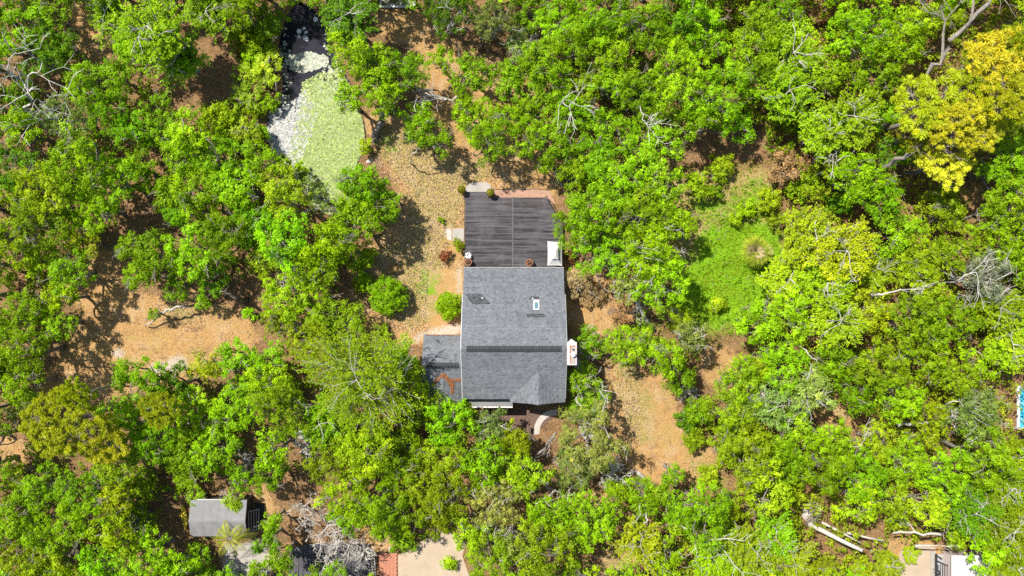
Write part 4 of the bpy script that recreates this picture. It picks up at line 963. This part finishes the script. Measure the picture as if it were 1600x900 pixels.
# ------------------------------------------------------------------ shed, kayak
shed = thing('shed', WP(345, 808, 0), 'small grey roofed garden shed with slatted end among the lower left oaks', 'shed')
so = np.array(WP(345, 808, 0)); ZE, ZRD = 2.3, 2.85
def sp(px, py, z): return tuple(np.array(WP(px, py, z))-so)
l, _, _ = sp(298, 0, ZE); r_, _, _ = sp(386, 0, ZE); _, t__, _ = sp(0, 781, ZE); _, b__, _ = sp(0, 838, ZE); _, rr_, _ = sp(0, 815, ZRD)
ob('wall', MB().box(l+.15, r_-.15, b__+.15, t__-.15, 0, ZE-.02).mesh('wall', M['gapblack']), shed)
# plywood sheets on the roof, each a panel
nsh = 4
for i in range(nsh):
    xa, xb = l+(r_-l)*i/nsh+.006, l+(r_-l)*(i+1)/nsh-.006
    ob('roof_panel', MB().slab([(xa, b__, ZE), (xb, b__, ZE), (xb, rr_, ZRD+rng.uniform(0, .01)), (xa, rr_, ZRD)], .06).mesh('roof_panel', M['shedroof']), shed)
    ob('roof_panel', MB().slab([(xa, rr_+.008, ZRD), (xb, rr_+.008, ZRD), (xb, t__, ZE), (xa, t__, ZE)], .06).mesh('roof_panel', M['shedroof']), shed)
ob('ridge_cap', MB().box(l-.02, r_+.02, rr_-.06, rr_+.07, ZRD-.03, ZRD+.025).mesh('ridge_cap', M['shedroof']), shed)
ob('drip_edge', MB().box(l+.6, r_-1.2, t__, t__+.05, ZE-.12, ZE+.01).mesh('drip_edge', M['white']), shed)
# slatted porch screen leaning on the shed's right end
ex0, ey0, _ = sp(383, 829, 1.3); ex1, ey1, _ = sp(392, 797, 1.3)
def bar(x0, y0, x1, y1, z0, z1, r=.035): return MB().tube([(x0, y0, z0), (x1, y1, z1)], r, 4).mesh('slat', M['metalgrey'])
fx = r_+.02
for yy in np.linspace(ey0, ey1, 2): ob('screen_frame', MB().tube([(fx, yy, 1.9), (fx+.75, yy, .9)], .045, 4).mesh('screen_frame', M['metalgrey']), shed)
for k in (0, 1): ob('screen_frame', MB().tube([(fx+.75*k, ey0, 1.9-1.0*k), (fx+.75*k, ey1, 1.9-1.0*k)], .045, 4).mesh('screen_frame', M['metalgrey']), shed)
for k in (.25, .5, .75): ob('slat', bar(fx+.75*k, ey0, fx+.75*k, ey1, 1.9-k, 1.9-k), shed)
ob('threshold', MB().box(fx, fx+1.0, ey0-.3, ey1+.4, .02, .12).mesh('threshold', M['gapblack']), shed)
def kayak():
    n = 13; mb = MB(); L = 2.75
    for i in range(n):
        u = i/(n-1); y = (u-.5)*L; wd_ = .36*math.sin(math.pi*min(.985, max(.015, u)))**.65; rise = .12*abs(2*u-1)**3
        mb.v += [(-wd_, y, .24+rise), (-wd_*.8, y, .08+rise), (0, y, rise), (wd_*.8, y, .08+rise), (wd_, y, .24+rise), (wd_*.5, y, .30+rise), (-wd_*.5, y, .30+rise)]
    for i in range(n-1):
        for j in range(7): k = (j+1) % 7; mb.f.append((i*7+j, i*7+k, (i+1)*7+k, (i+1)*7+j))
    mb.f.append(tuple(range(7))); mb.f.append(tuple((n-1)*7+j for j in range(7))[::-1]); return mb
kx, ky = W(285.5, 809, .6)
ky_ = thing('kayak', (kx, ky, .02), 'yellow kayak lying along the left end of the shed', 'kayak'); ky_.rotation_euler[2] = R_(7)
ob('hull', kayak().mesh('hull', M['yellow'], True), ky_)
for y in (-.45, .4): ob('cockpit', MB().lathe([(.20, .29), (.23, .325), (.17, .33), (.15, .30)], (0, y, 0), 14).mesh('cockpit', M['gapblack']), ky_)

# ------------------------------------------------------------------ dark plank platform, lattice, white garden bed
pf = thing('plank_platform', WP(515, 882, 0), 'dark old plank platform under the grey brushwood at the bottom edge', 'platform')
po = np.array(WP(515, 882, 0)); unit2 = MB().box(-.12, .12, 0, 1, .28, .32).mesh('plank', M['deckdark'])
xa, ya = W(452, 905); xb, yb = W(574, 848); xs_ = np.arange(xa+.13, xb, .262)
for i, xx in enumerate(xs_):
    top = yb-.5*max(0, 1-i/8); o = ob('plank', unit2, pf, (xx-po[0]+rng.normal(0, .01), ya-po[1], rng.uniform(0, .02))); o.scale = (1, top-ya, 1); o.rotation_euler[2] = R_(-2)
ob('beam', MB().box(xa-po[0]+.2, xb-po[0]-.1, ya-po[1]+.2, ya-po[1]+.35, 0, .279).mesh('beam', M['gapblack']), pf)
ob('beam', MB().box(xa-po[0]+.2, xb-po[0]-.1, yb-po[1]-.9, yb-po[1]-.75, 0, .279).mesh('beam', M['gapblack']), pf)
la = thing('lattice', WP(583, 882, 0), 'grey ladder like lattice panel between platform and brick strip', 'lattice', rotz=R_(4))
for s in (-.32, 0, .32): ob('rail', MB().box(s-.035, s+.035, -1.6, 1.5, .62, .68).mesh('rail', M['metalgrey']), la)
sl = MB().box(-.4, .4, -.03, .03, .683, .72).mesh('slat', M['metalgrey'])
for k in np.arange(-1.5, 1.5, .3): ob('slat', sl, la, (0, k, 0))
for k in (-1.4, 1.3): ob('post', MB().box(-.37, -.29, k-.04, k+.04, 0, .62).mesh('post', M['metalgrey']), la); ob('post', MB().box(.29, .37, k-.04, k+.04, 0, .62).mesh('post', M['metalgrey']), la)
gb = thing('garden_bed', WP(622, -8, 0), 'white edged raised garden bed cut by the top picture edge', 'garden bed')
for s, d in (((-1.95, -1.45, 1.95, -1.29), 0), ((-1.95, -1.28, -1.79, 1.4), 0), ((1.79, -1.28, 1.95, 1.4), 0), ((-1.95, 1.41, 1.95, 1.55), 0)):
    ob('edge_board', MB().box(s[0], s[2], s[1], s[3], 0, .3).mesh('edge_board', M['white']), gb)
ob('soil', MB().box(-1.78, 1.78, -1.28, 1.4, 0, .2).mesh('soil', M['stone']), gb)
q, t_ = puff_leaves(np.stack([rng.uniform(-1.6, 1.6, 30), rng.uniform(-1.1, 1.2, 30), np.full(30, .25)], -1), np.full(30, .22), 6, 5, .16)
o = ob('plants', quads('plants', q, M['leaf'], t_), gb); o.color = (.2, .25, .06, 1); o['kind'] = 'stuff'

# ------------------------------------------------------------------ small things on and near the deck
def topiary(px, py, lab):
    x, y = W(px, py, 1.0); t_ = thing('topiary', (x, y, .1), lab, 'topiary', 'clipped balls at the deck step'); t_.scale = (1.2, 1.2, 1.2)
    ob('pot', MB().lathe([(.14, 0), (.2, .05), (.26, .4), (.28, .4), (.28, .46), (.23, .46), (.22, .40)], n=14).mesh('pot', M['concrete'], True), t_)
    ob('soil', MB().lathe([(.2, .36), (.225, .42)], n=14).mesh('soil', M['soil']), t_)
    ob('stem', MB().tube([(0, 0, .3), (.02, 0, .8)], .03, 5).mesh('stem', M['bark']), t_)
    n = 900; d = unit_rand(n); c = np.array([0, 0, .98])+d*.36*rng.uniform(.85, 1.03, n)[:, None]
    o = ob('foliage', quads('foliage', leafquads(c, d+rng.normal(0, .3, (n, 3)), .10, .07), M['leaf'], rng.uniform(0, 1, n)), t_); o.color = (.20, .20, .012, 1)
topiary(721.5, 297, 'olive clipped ball bush at the left corner of the deck step'); topiary(766.5, 301.5, 'olive clipped ball bush at the right corner of the deck step')
def bowl(px, py, lab):
    x, y = W(px, py, 1.3); t_ = thing('bowl_planter', (x, y, DZ), lab, 'planter', 'bowl planters by the rear wall')
    ob('bowl', MB().lathe([(.16, 0), (.13, .1), (.10, .42), (.18, .5), (.36, .72), (.40, .74), (.40, .79), (.34, .79), (.31, .72)], n=18).mesh('bowl', M['terracotta'], True), t_)
    ob('soil', MB().lathe([(.2, .66), (.33, .735)], n=18).mesh('soil', M['soil']), t_)
    ob('stake', MB().tube([(.02, .02, .7), (.03, .01, 1.75)], .03, 6).mesh('stake', M['terracotta']), t_)
    q, tt = puff_leaves(np.array([[.1, .08, .78], [-.12, -.05, .78]]), np.array([.13, .13]), 7, 6, .1)
    o = ob('plant', quads('plant', q, M['leaf'], tt), t_); o.color = (.26, .12, .05, 1)
bowl(731.5, 409.5, 'terracotta bowl planter on pedestal at the left end of the rear wall'); bowl(827, 410.5, 'terracotta bowl planter on pedestal right of the deck centre line')
x, y = W(732, 399.5, 1.0); t_ = thing('pot_plant', (x, y, DZ), 'black pot with pale grey strap leaves above the left bowl planter', 'pot plant')
ob('pot', MB().lathe([(.18, 0), (.24, .3), (.27, .3), (.27, .36), (.22, .36), (.2, .3)], n=14).mesh('pot', M['darkmetal'], True), t_)
ob('soil', MB().lathe([(.17, .27), (.21, .315)], n=14).mesh('soil', M['soil']), t_)
for i in range(11):
    a = i*.571+rng.normal(0, .1); L = rng.uniform(.38, .5); d = np.array([math.cos(a), math.sin(a), 0]); h = np.array([-d[1], d[0], 0])*.06; b0 = np.array([0, 0, .32])
    ob('leaf', MB().face([b0-h*.4, b0+d*L*.5+np.array([0, 0, .28])-h, b0+d*L+np.array([0, 0, .22]), b0+d*L*.5+np.array([0, 0, .28])+h, b0+h*.4]).mesh('leaf', M['white']), t_)
t_ = thing('white_pole', WP(612, 489, .05), 'thin white pole lying on the lawn under the free standing bush', 'pole')
ob('shaft', MB().tube([(0, 0, 0), tuple(np.array(WP(628, 497, .05))-np.array(WP(612, 489, .05)))], .035, 6).mesh('shaft', M['white']), t_)
# ring pot, rocks
x, y = W(471.5, 679, .4); t_ = thing('ring_pot', (x, y, 0), 'cream ring shaped planter beside rusty leaves in the lower left wood', 'planter')
ob('bowl', MB().lathe([(.3, 0), (.42, .3), (.5, .42), (.5, .48), (.30, .48), (.28, .40)], n=18).mesh('bowl', M['canvas'], True), t_); ob('soil', MB().lathe([(.2, .36), (.29, .405)], n=14).mesh('soil', M['soil']), t_)
def rock(px, py, sx, sy, sz, rot, lab):
    mb = MB().lathe([(.55, -.2), (1.0, .1), (.92, .45), (.6, .8), (.2, .95)], n=9); mb.v = [(a*sx*rng.uniform(.88, 1.12), b*sy*rng.uniform(.88, 1.12), c*sz*rng.uniform(.9, 1.1)) for a, b, c in mb.v]
    x, y = W(px, py, sz*.5); tag(ob('boulder', mb.mesh('boulder', M['stone']), None, (x, y, 0), R_(rot)), lab, 'boulder')
rock(935, 644, .55, .22, 2.6, -30, 'pale upright stone poking out of the leaves right of the entry'); rock(1001, 743, .72, .28, .4, -38, 'long grey boulder at the lower left corner of the front lawn')
rock(706, 353, .12, .1, .12, 0, 'small dark stone at the top left corner of the concrete pad'); rock(577, 252, .4, .25, .25, 20, 'pale rock at the right bank of the pond below the flared trunk')
rock(611, 858, .35, .3, .3, 10, 'whitish rock at the top of the brick strip')

# ------------------------------------------------------------------ neighbours: screened porch and pool
nb = thing('screened_porch', WP(1500, 890, 0), 'white neighbouring porch roof with dark railed landing in the lower right corner', 'porch')
no = np.array(WP(1500, 890, 0))
def npnt(px, py, z): return np.array(WP(px, py, z))-no
def nbox(name, pxa, pxb, pya, pyb, z0, z1, mat):
    a = npnt(pxa, pyb, z1); b = npnt(pxb, pya, z1); return ob(name, MB().box(a[0], b[0], a[1], b[1], z0, z1).mesh(name, M[mat]), nb)
nbox('wall', 1492, 1580, 872, 955, 0, 2.3, 'siding'); nbox('roof', 1487, 1590, 868, 960, 2.5, 2.62, 'canvas')
nbox('landing', 1461, 1486, 866, 950, 0, .14, 'metalgrey'); nbox('white_walk', 1454, 1462, 862, 950, 0, .10, 'concrete')
for px in (1466, 1469.5, 1473, 1476.5, 1480):
    a = npnt(px, 882, 1.0); b = npnt(px, 940, 1.0); ob('rail', MB().tube([a, b], .035, 5).mesh('rail', M['darkmetal']), nb)
a, b = npnt(1463.5, 866, 1.1), npnt(1463.5, 945, 1.1); ob('beam', MB().box(a[0]-.09, a[0]+.09, b[1], a[1], .95, 1.1).mesh('beam', M['darkmetal']), nb)
a, b = npnt(1464, 876, 1.1), npnt(1485, 886, 1.1); ob('rail', MB().tube([a, b], .05, 5).mesh('rail', M['darkmetal']), nb)
pm = MB().box(-.05, .05, -.05, .05, 0, 1.0).mesh('post', M['darkmetal'])
for py in (868, 905, 940): ob('post', pm, nb, tuple(npnt(1463.5, py, 0)))
t_ = thing('barrel_grill', WP(1461, 892, .3), 'small dark round grill standing on the white walk by the porch', 'grill')
t_.location.z = .1
ob('kettle', MB().lathe([(.05, .5), (.22, .55), (.27, .7), (.24, .85), (.08, .95)], n=12).mesh('kettle', M['darkmetal'], True), t_)
for a in (0, 2.1, 4.2): ob('leg', MB().tube([(.12*math.cos(a), .12*math.sin(a), .58), (.24*math.cos(a), .24*math.sin(a), 0)], .02, 5).mesh('leg', M['darkmetal']), t_)
pool = thing('swimming_pool', WP(1613, 637, 0), 'turquoise swimming pool with white coping at the right picture edge', 'pool')
ob('basin', MB().box(-1.75, 3.4, -2.4, 2.4, 0, .10).mesh('basin', M['concrete']), pool)
ob('water', MB().box(-1.5, 3.2, -2.1, 2.1, .101, .13).mesh('water', M['pool']), pool)
for s in ((-1.78, -2.4, -1.5, 2.4), (-1.499, 2.1, 3.4, 2.4), (-1.499, -2.4, 3.4, -2.1)): ob('coping', MB().box(s[0], s[2], s[1], s[3], .101, .2).mesh('coping', M['white']), pool)
for yy in (-1.2, .6, 2.2): ob('screen_beam', MB().tube([(-1.65, yy, 2.4), (3.3, yy, 2.5)], .05, 4).mesh('screen_beam', M['white']), pool); ob('screen_post', MB().tube([(-1.65, yy, .1), (-1.65, yy, 2.4)], .05, 4).mesh('screen_post', M['white']), pool)

# ------------------------------------------------------------------ ground cover: grass, litter, undergrowth
def scatter(n, xr=(-60, 60), yr=(-34, 34)): return rng.uniform(*xr, n), rng.uniform(*yr, n)
def free(x, y):
    """not on roofs, deck, water or paving"""
    ok = ~((x > -9.2) & (x < 6.0) & (y > -11.6) & (y < 2)) & ~((x > -5.2) & (x < 5.6) & (y > 1.5) & (y < 10.7))
    px, py = x/MPP+800, 450-y/MPP
    for p in (POND, [(618,905),(618,865),(690,826),(735,850),(740,905)], [(590,860),(624,860),(624,905),(590,905)], [(350,850),(420,845),(420,905),(350,905)], [(1405,850),(1600,850),(1600,905),(1405,905)],
              [(697,355),(726,355),(726,378),(697,378)], [(1580,600),(1660,600),(1660,670),(1580,670)], [(295,780),(400,780),(400,840),(295,840)], [(450,848),(592,848),(592,905),(450,905)], [(725,285),(770,285),(770,300),(725,300)], [(740,638),(866,638),(866,690),(740,690)]): ok &= ~inpoly(px, py, p)
    return ok
zclear = np.clip(zt+zg+zs+zl, 0, 1)
def blades(name, x, y, hmin, hmax, wd_, color, lab, lean=.5):
    n = len(x); h = rng.uniform(hmin, hmax, n); a = rng.uniform(0, 6.28, n); d = np.stack([np.cos(a), np.sin(a), np.zeros(n)], -1); e = np.stack([-d[:, 1], d[:, 0], np.zeros(n)], -1)*wd_
    b0 = np.stack([x, y, np.zeros(n)-.01], -1); tip = b0+np.array([0, 0, 1.])*h[:, None]+d*(h*lean*rng.uniform(.5, 2.2, n))[:, None]; mid = (b0+tip)/2+np.array([0, 0, .12])*h[:, None]
    o = ob(name, quads(name, np.stack([b0-e, mid-e*.8, tip, mid+e*.8], 1), M['leaf'], rng.uniform(0, 1, n))); o.color = (*color, 1); return tag(o, lab, 'grass', kind='stuff')
x, y = scatter(260000); ok = free(x, y)
zg_a, zl_a, zt_a, zc_a = (zone_at(a, x, y) for a in (zg, zl, zt, zclear))
cl = np.sin(x*1.7+np.sin(y*1.1)*2)*np.cos(y*1.4+np.sin(x*.7)*2)+rng.normal(0, .35, len(x))
s = ok & (zg_a > .3) & (cl > -.3); blades('dry_grass', x[s][:26000], y[s][:26000], .05, .14, .022, (.30, .23, .08), 'thin straw coloured lawn grass beside the house')
x2, y2 = scatter(420000); ok2 = free(x2, y2); cl2 = np.sin(x2*.9+np.sin(y2*.8)*2)*np.cos(y2*1.0)+rng.normal(0, .3, len(x2))
s = ok2 & (zone_at(zg, x2, y2) > .35) & (cl2 > .35); blades('lawn_grass', x2[s][:16000], y2[s][:16000], .05, .13, .025, (.155, .195, .02), 'patchy green lawn grass among the straw')
s = ok & (zl_a > .15+.35*rng.uniform(0, 1, len(x))); blades('lush_grass', x[s][:24000], y[s][:24000], .08, .26, .035, (.16, .36, .006), 'lush green grass in the right hand clearing')
s = ok2 & (x2 > 15) & (y2 > -6) & (zone_at(zg, x2, y2) > .2) & (cl2 > -.3); blades('lush_grass', x2[s][:11000], y2[s][:11000], .08, .3, .035, (.26, .31, .015), 'yellow green tufts at the rim of the lush clearing')
def litter(name, x, y, L, color, lab, zlo=.005, zhi=.04):
    n = len(x); c = np.stack([x, y, rng.uniform(zlo, zhi, n)], -1); nr = np.array([0, 0, 1.])+rng.normal(0, .25, (n, 3))
    o = ob(name, quads(name, leafquads(c, nr, L*rng.uniform(.6, 1.4, n), L*.5), M['leaf'], rng.uniform(0, 1, n))); o.color = (*color, 1); return tag(o, lab, 'leaf litter', kind='stuff')
s = ok & (zc_a < .6); litter('leaf_litter', x[s][:52000], y[s][:52000], .13, (.18, .105, .055), 'brown fallen leaves covering the ground under the trees')
s = ok2 & (zone_at(zclear, x2, y2) < .6); litter('leaf_litter', x2[s][:24000], y2[s][:24000], .14, (.36, .24, .125), 'pale tan fallen leaves under the trees'); litter('leaf_litter', x2[s][24000:46000], y2[s][24000:46000], .15, (.075, .045, .028), 'dark wet fallen leaves under the trees')
s = ok2 & (zone_at(zt, x2, y2) > .2); litter('leaf_litter', x2[s][:26000], y2[s][:26000], .10, (.19, .11, .055), 'tan fallen leaves scattered over the sandy clearings')
s = ok2 & (zone_at(zt, x2, y2) > .1); litter('wood_chips', x2[s][26000:30000], y2[s][26000:30000], .11, (.45, .38, .31), 'pale wood chips scattered over the sandy clearings')
s = ok2 & (zone_at(zg, x2, y2) > .25) & (x2 < 14)
litter('leaf_litter', x2[s][:4500], y2[s][:4500], .17, (.50, .40, .29), 'pale dry leaves sprinkled over the lawn beside the house', .02, .1); litter('leaf_litter', x2[s][7000:12500], y2[s][7000:12500], .15, (.16, .10, .055), 'brown dry leaves sprinkled over the lawn beside the house', .02, .1)
mb = MB(); xt, yt = scatter(9000); s = free(xt, yt) & (zone_at(zt, xt, yt)+zone_at(zg, xt, yt)*.3 > .15)
for X, Y in list(zip(xt[s], yt[s]))[:520]:
    a = rng.uniform(0, 6.28); L = rng.uniform(.25, 1.1); mb.tube([(X, Y, .02), (X+math.cos(a)*L*.5+rng.normal(0, .06), Y+math.sin(a)*L*.5+rng.normal(0, .06), .05), (X+math.cos(a)*L, Y+math.sin(a)*L, .02)], [.025, .02, .01], 3, False)
tag(ob('fallen_twigs', mb.mesh('fallen_twigs', M['bark'])), 'fallen grey twigs strewn over the bare sandy ground', 'twigs', kind='stuff')
# undergrowth between the trees
def undergrowth(n, color, lab, xr, h=(.2, 1.1), seedcut=.0, rad=(.25, .6)):
    x, y = scatter(n*6, xr); cl = np.sin(x*.35+1.3*np.sin(y*.3))*np.cos(y*.4)+rng.normal(0, .35, len(x))
    s = free(x, y) & (zone_at(zclear, x, y) < .12) & (zone_at(zp, x, y) < .05) & (cl > seedcut); x, y = x[s], y[s]
    bare = np.zeros(len(x), bool)
    for p in ([(265,30),(370,40),(375,160),(270,170)], [(190,285),(262,290),(262,400),(150,440),(100,430),(150,380)], [(100,0),(150,0),(195,110),(110,110)], [(20,560),(130,440),(180,440),(200,600),(60,640)], [(310,440),(420,440),(420,520),(300,500)],
              [(570,0),(860,0),(880,290),(600,200)], [(880,420),(1000,440),(960,620),(880,600)], [(740,630),(880,630),(880,800),(780,780)], [(1040,200),(1190,200),(1190,300),(1040,300)], [(380,740),(600,740),(620,905),(380,905)], [(255,770),(300,770),(300,850),(255,850)]): bare |= inpoly(x/MPP+800, 450-y/MPP, p)
    x, y = x[~bare][:n], y[~bare][:n]
    q, t_ = puff_leaves(np.stack([x, y, rng.uniform(*h, len(x))], -1), rng.uniform(*rad, len(x)), 7, 5, .2)
    o = ob('undergrowth', quads('undergrowth', q, M['leaf'], t_), None); o.color = (*color, 1); tag(o, lab, 'undergrowth', kind='stuff')
undergrowth(3000, (.19, .32, .006), 'low green undergrowth beneath the left hand oaks', (-57, -8), h=(.2, 2.2), seedcut=-.25, rad=(.25, .65))
undergrowth(4600, (.26, .34, .010), 'dense yellow green undergrowth beneath the right hand trees', (18, 57), h=(.3, 3.4), seedcut=-.9, rad=(.3, .7))
undergrowth(1500, (.17, .31, .006), 'green understorey between the oaks above the deck', (4, 30), h=(.3, 2.4), seedcut=-.4, rad=(.3, .7))
def lush_clumps(n):
    x, y = scatter(n*12, (16, 30), (-6, 14)); s = free(x, y) & (zone_at(zl, x, y) > .15) & (np.sin(x*1.3+np.sin(y*.9)*1.5)*np.cos(y*1.1)+rng.normal(0, .3, len(x)) > .0); x, y = x[s][:n], y[s][:n]
    q, t_ = puff_leaves(np.stack([x, y, rng.uniform(.03, .15, len(x))], -1), rng.uniform(.12, .3, len(x)), 6, 6, .14)
    o = ob('undergrowth', quads('undergrowth', q, M['leaf'], t_), None); o.color = (.19, .36, .008, 1); tag(o, 'low bright green herbs tufted over the lush clearing', 'undergrowth', kind='stuff')
lush_clumps(230)
undergrowth(700, (.26, .17, .09), 'brown dead brush between the right hand trees', (20, 57), seedcut=-.2)
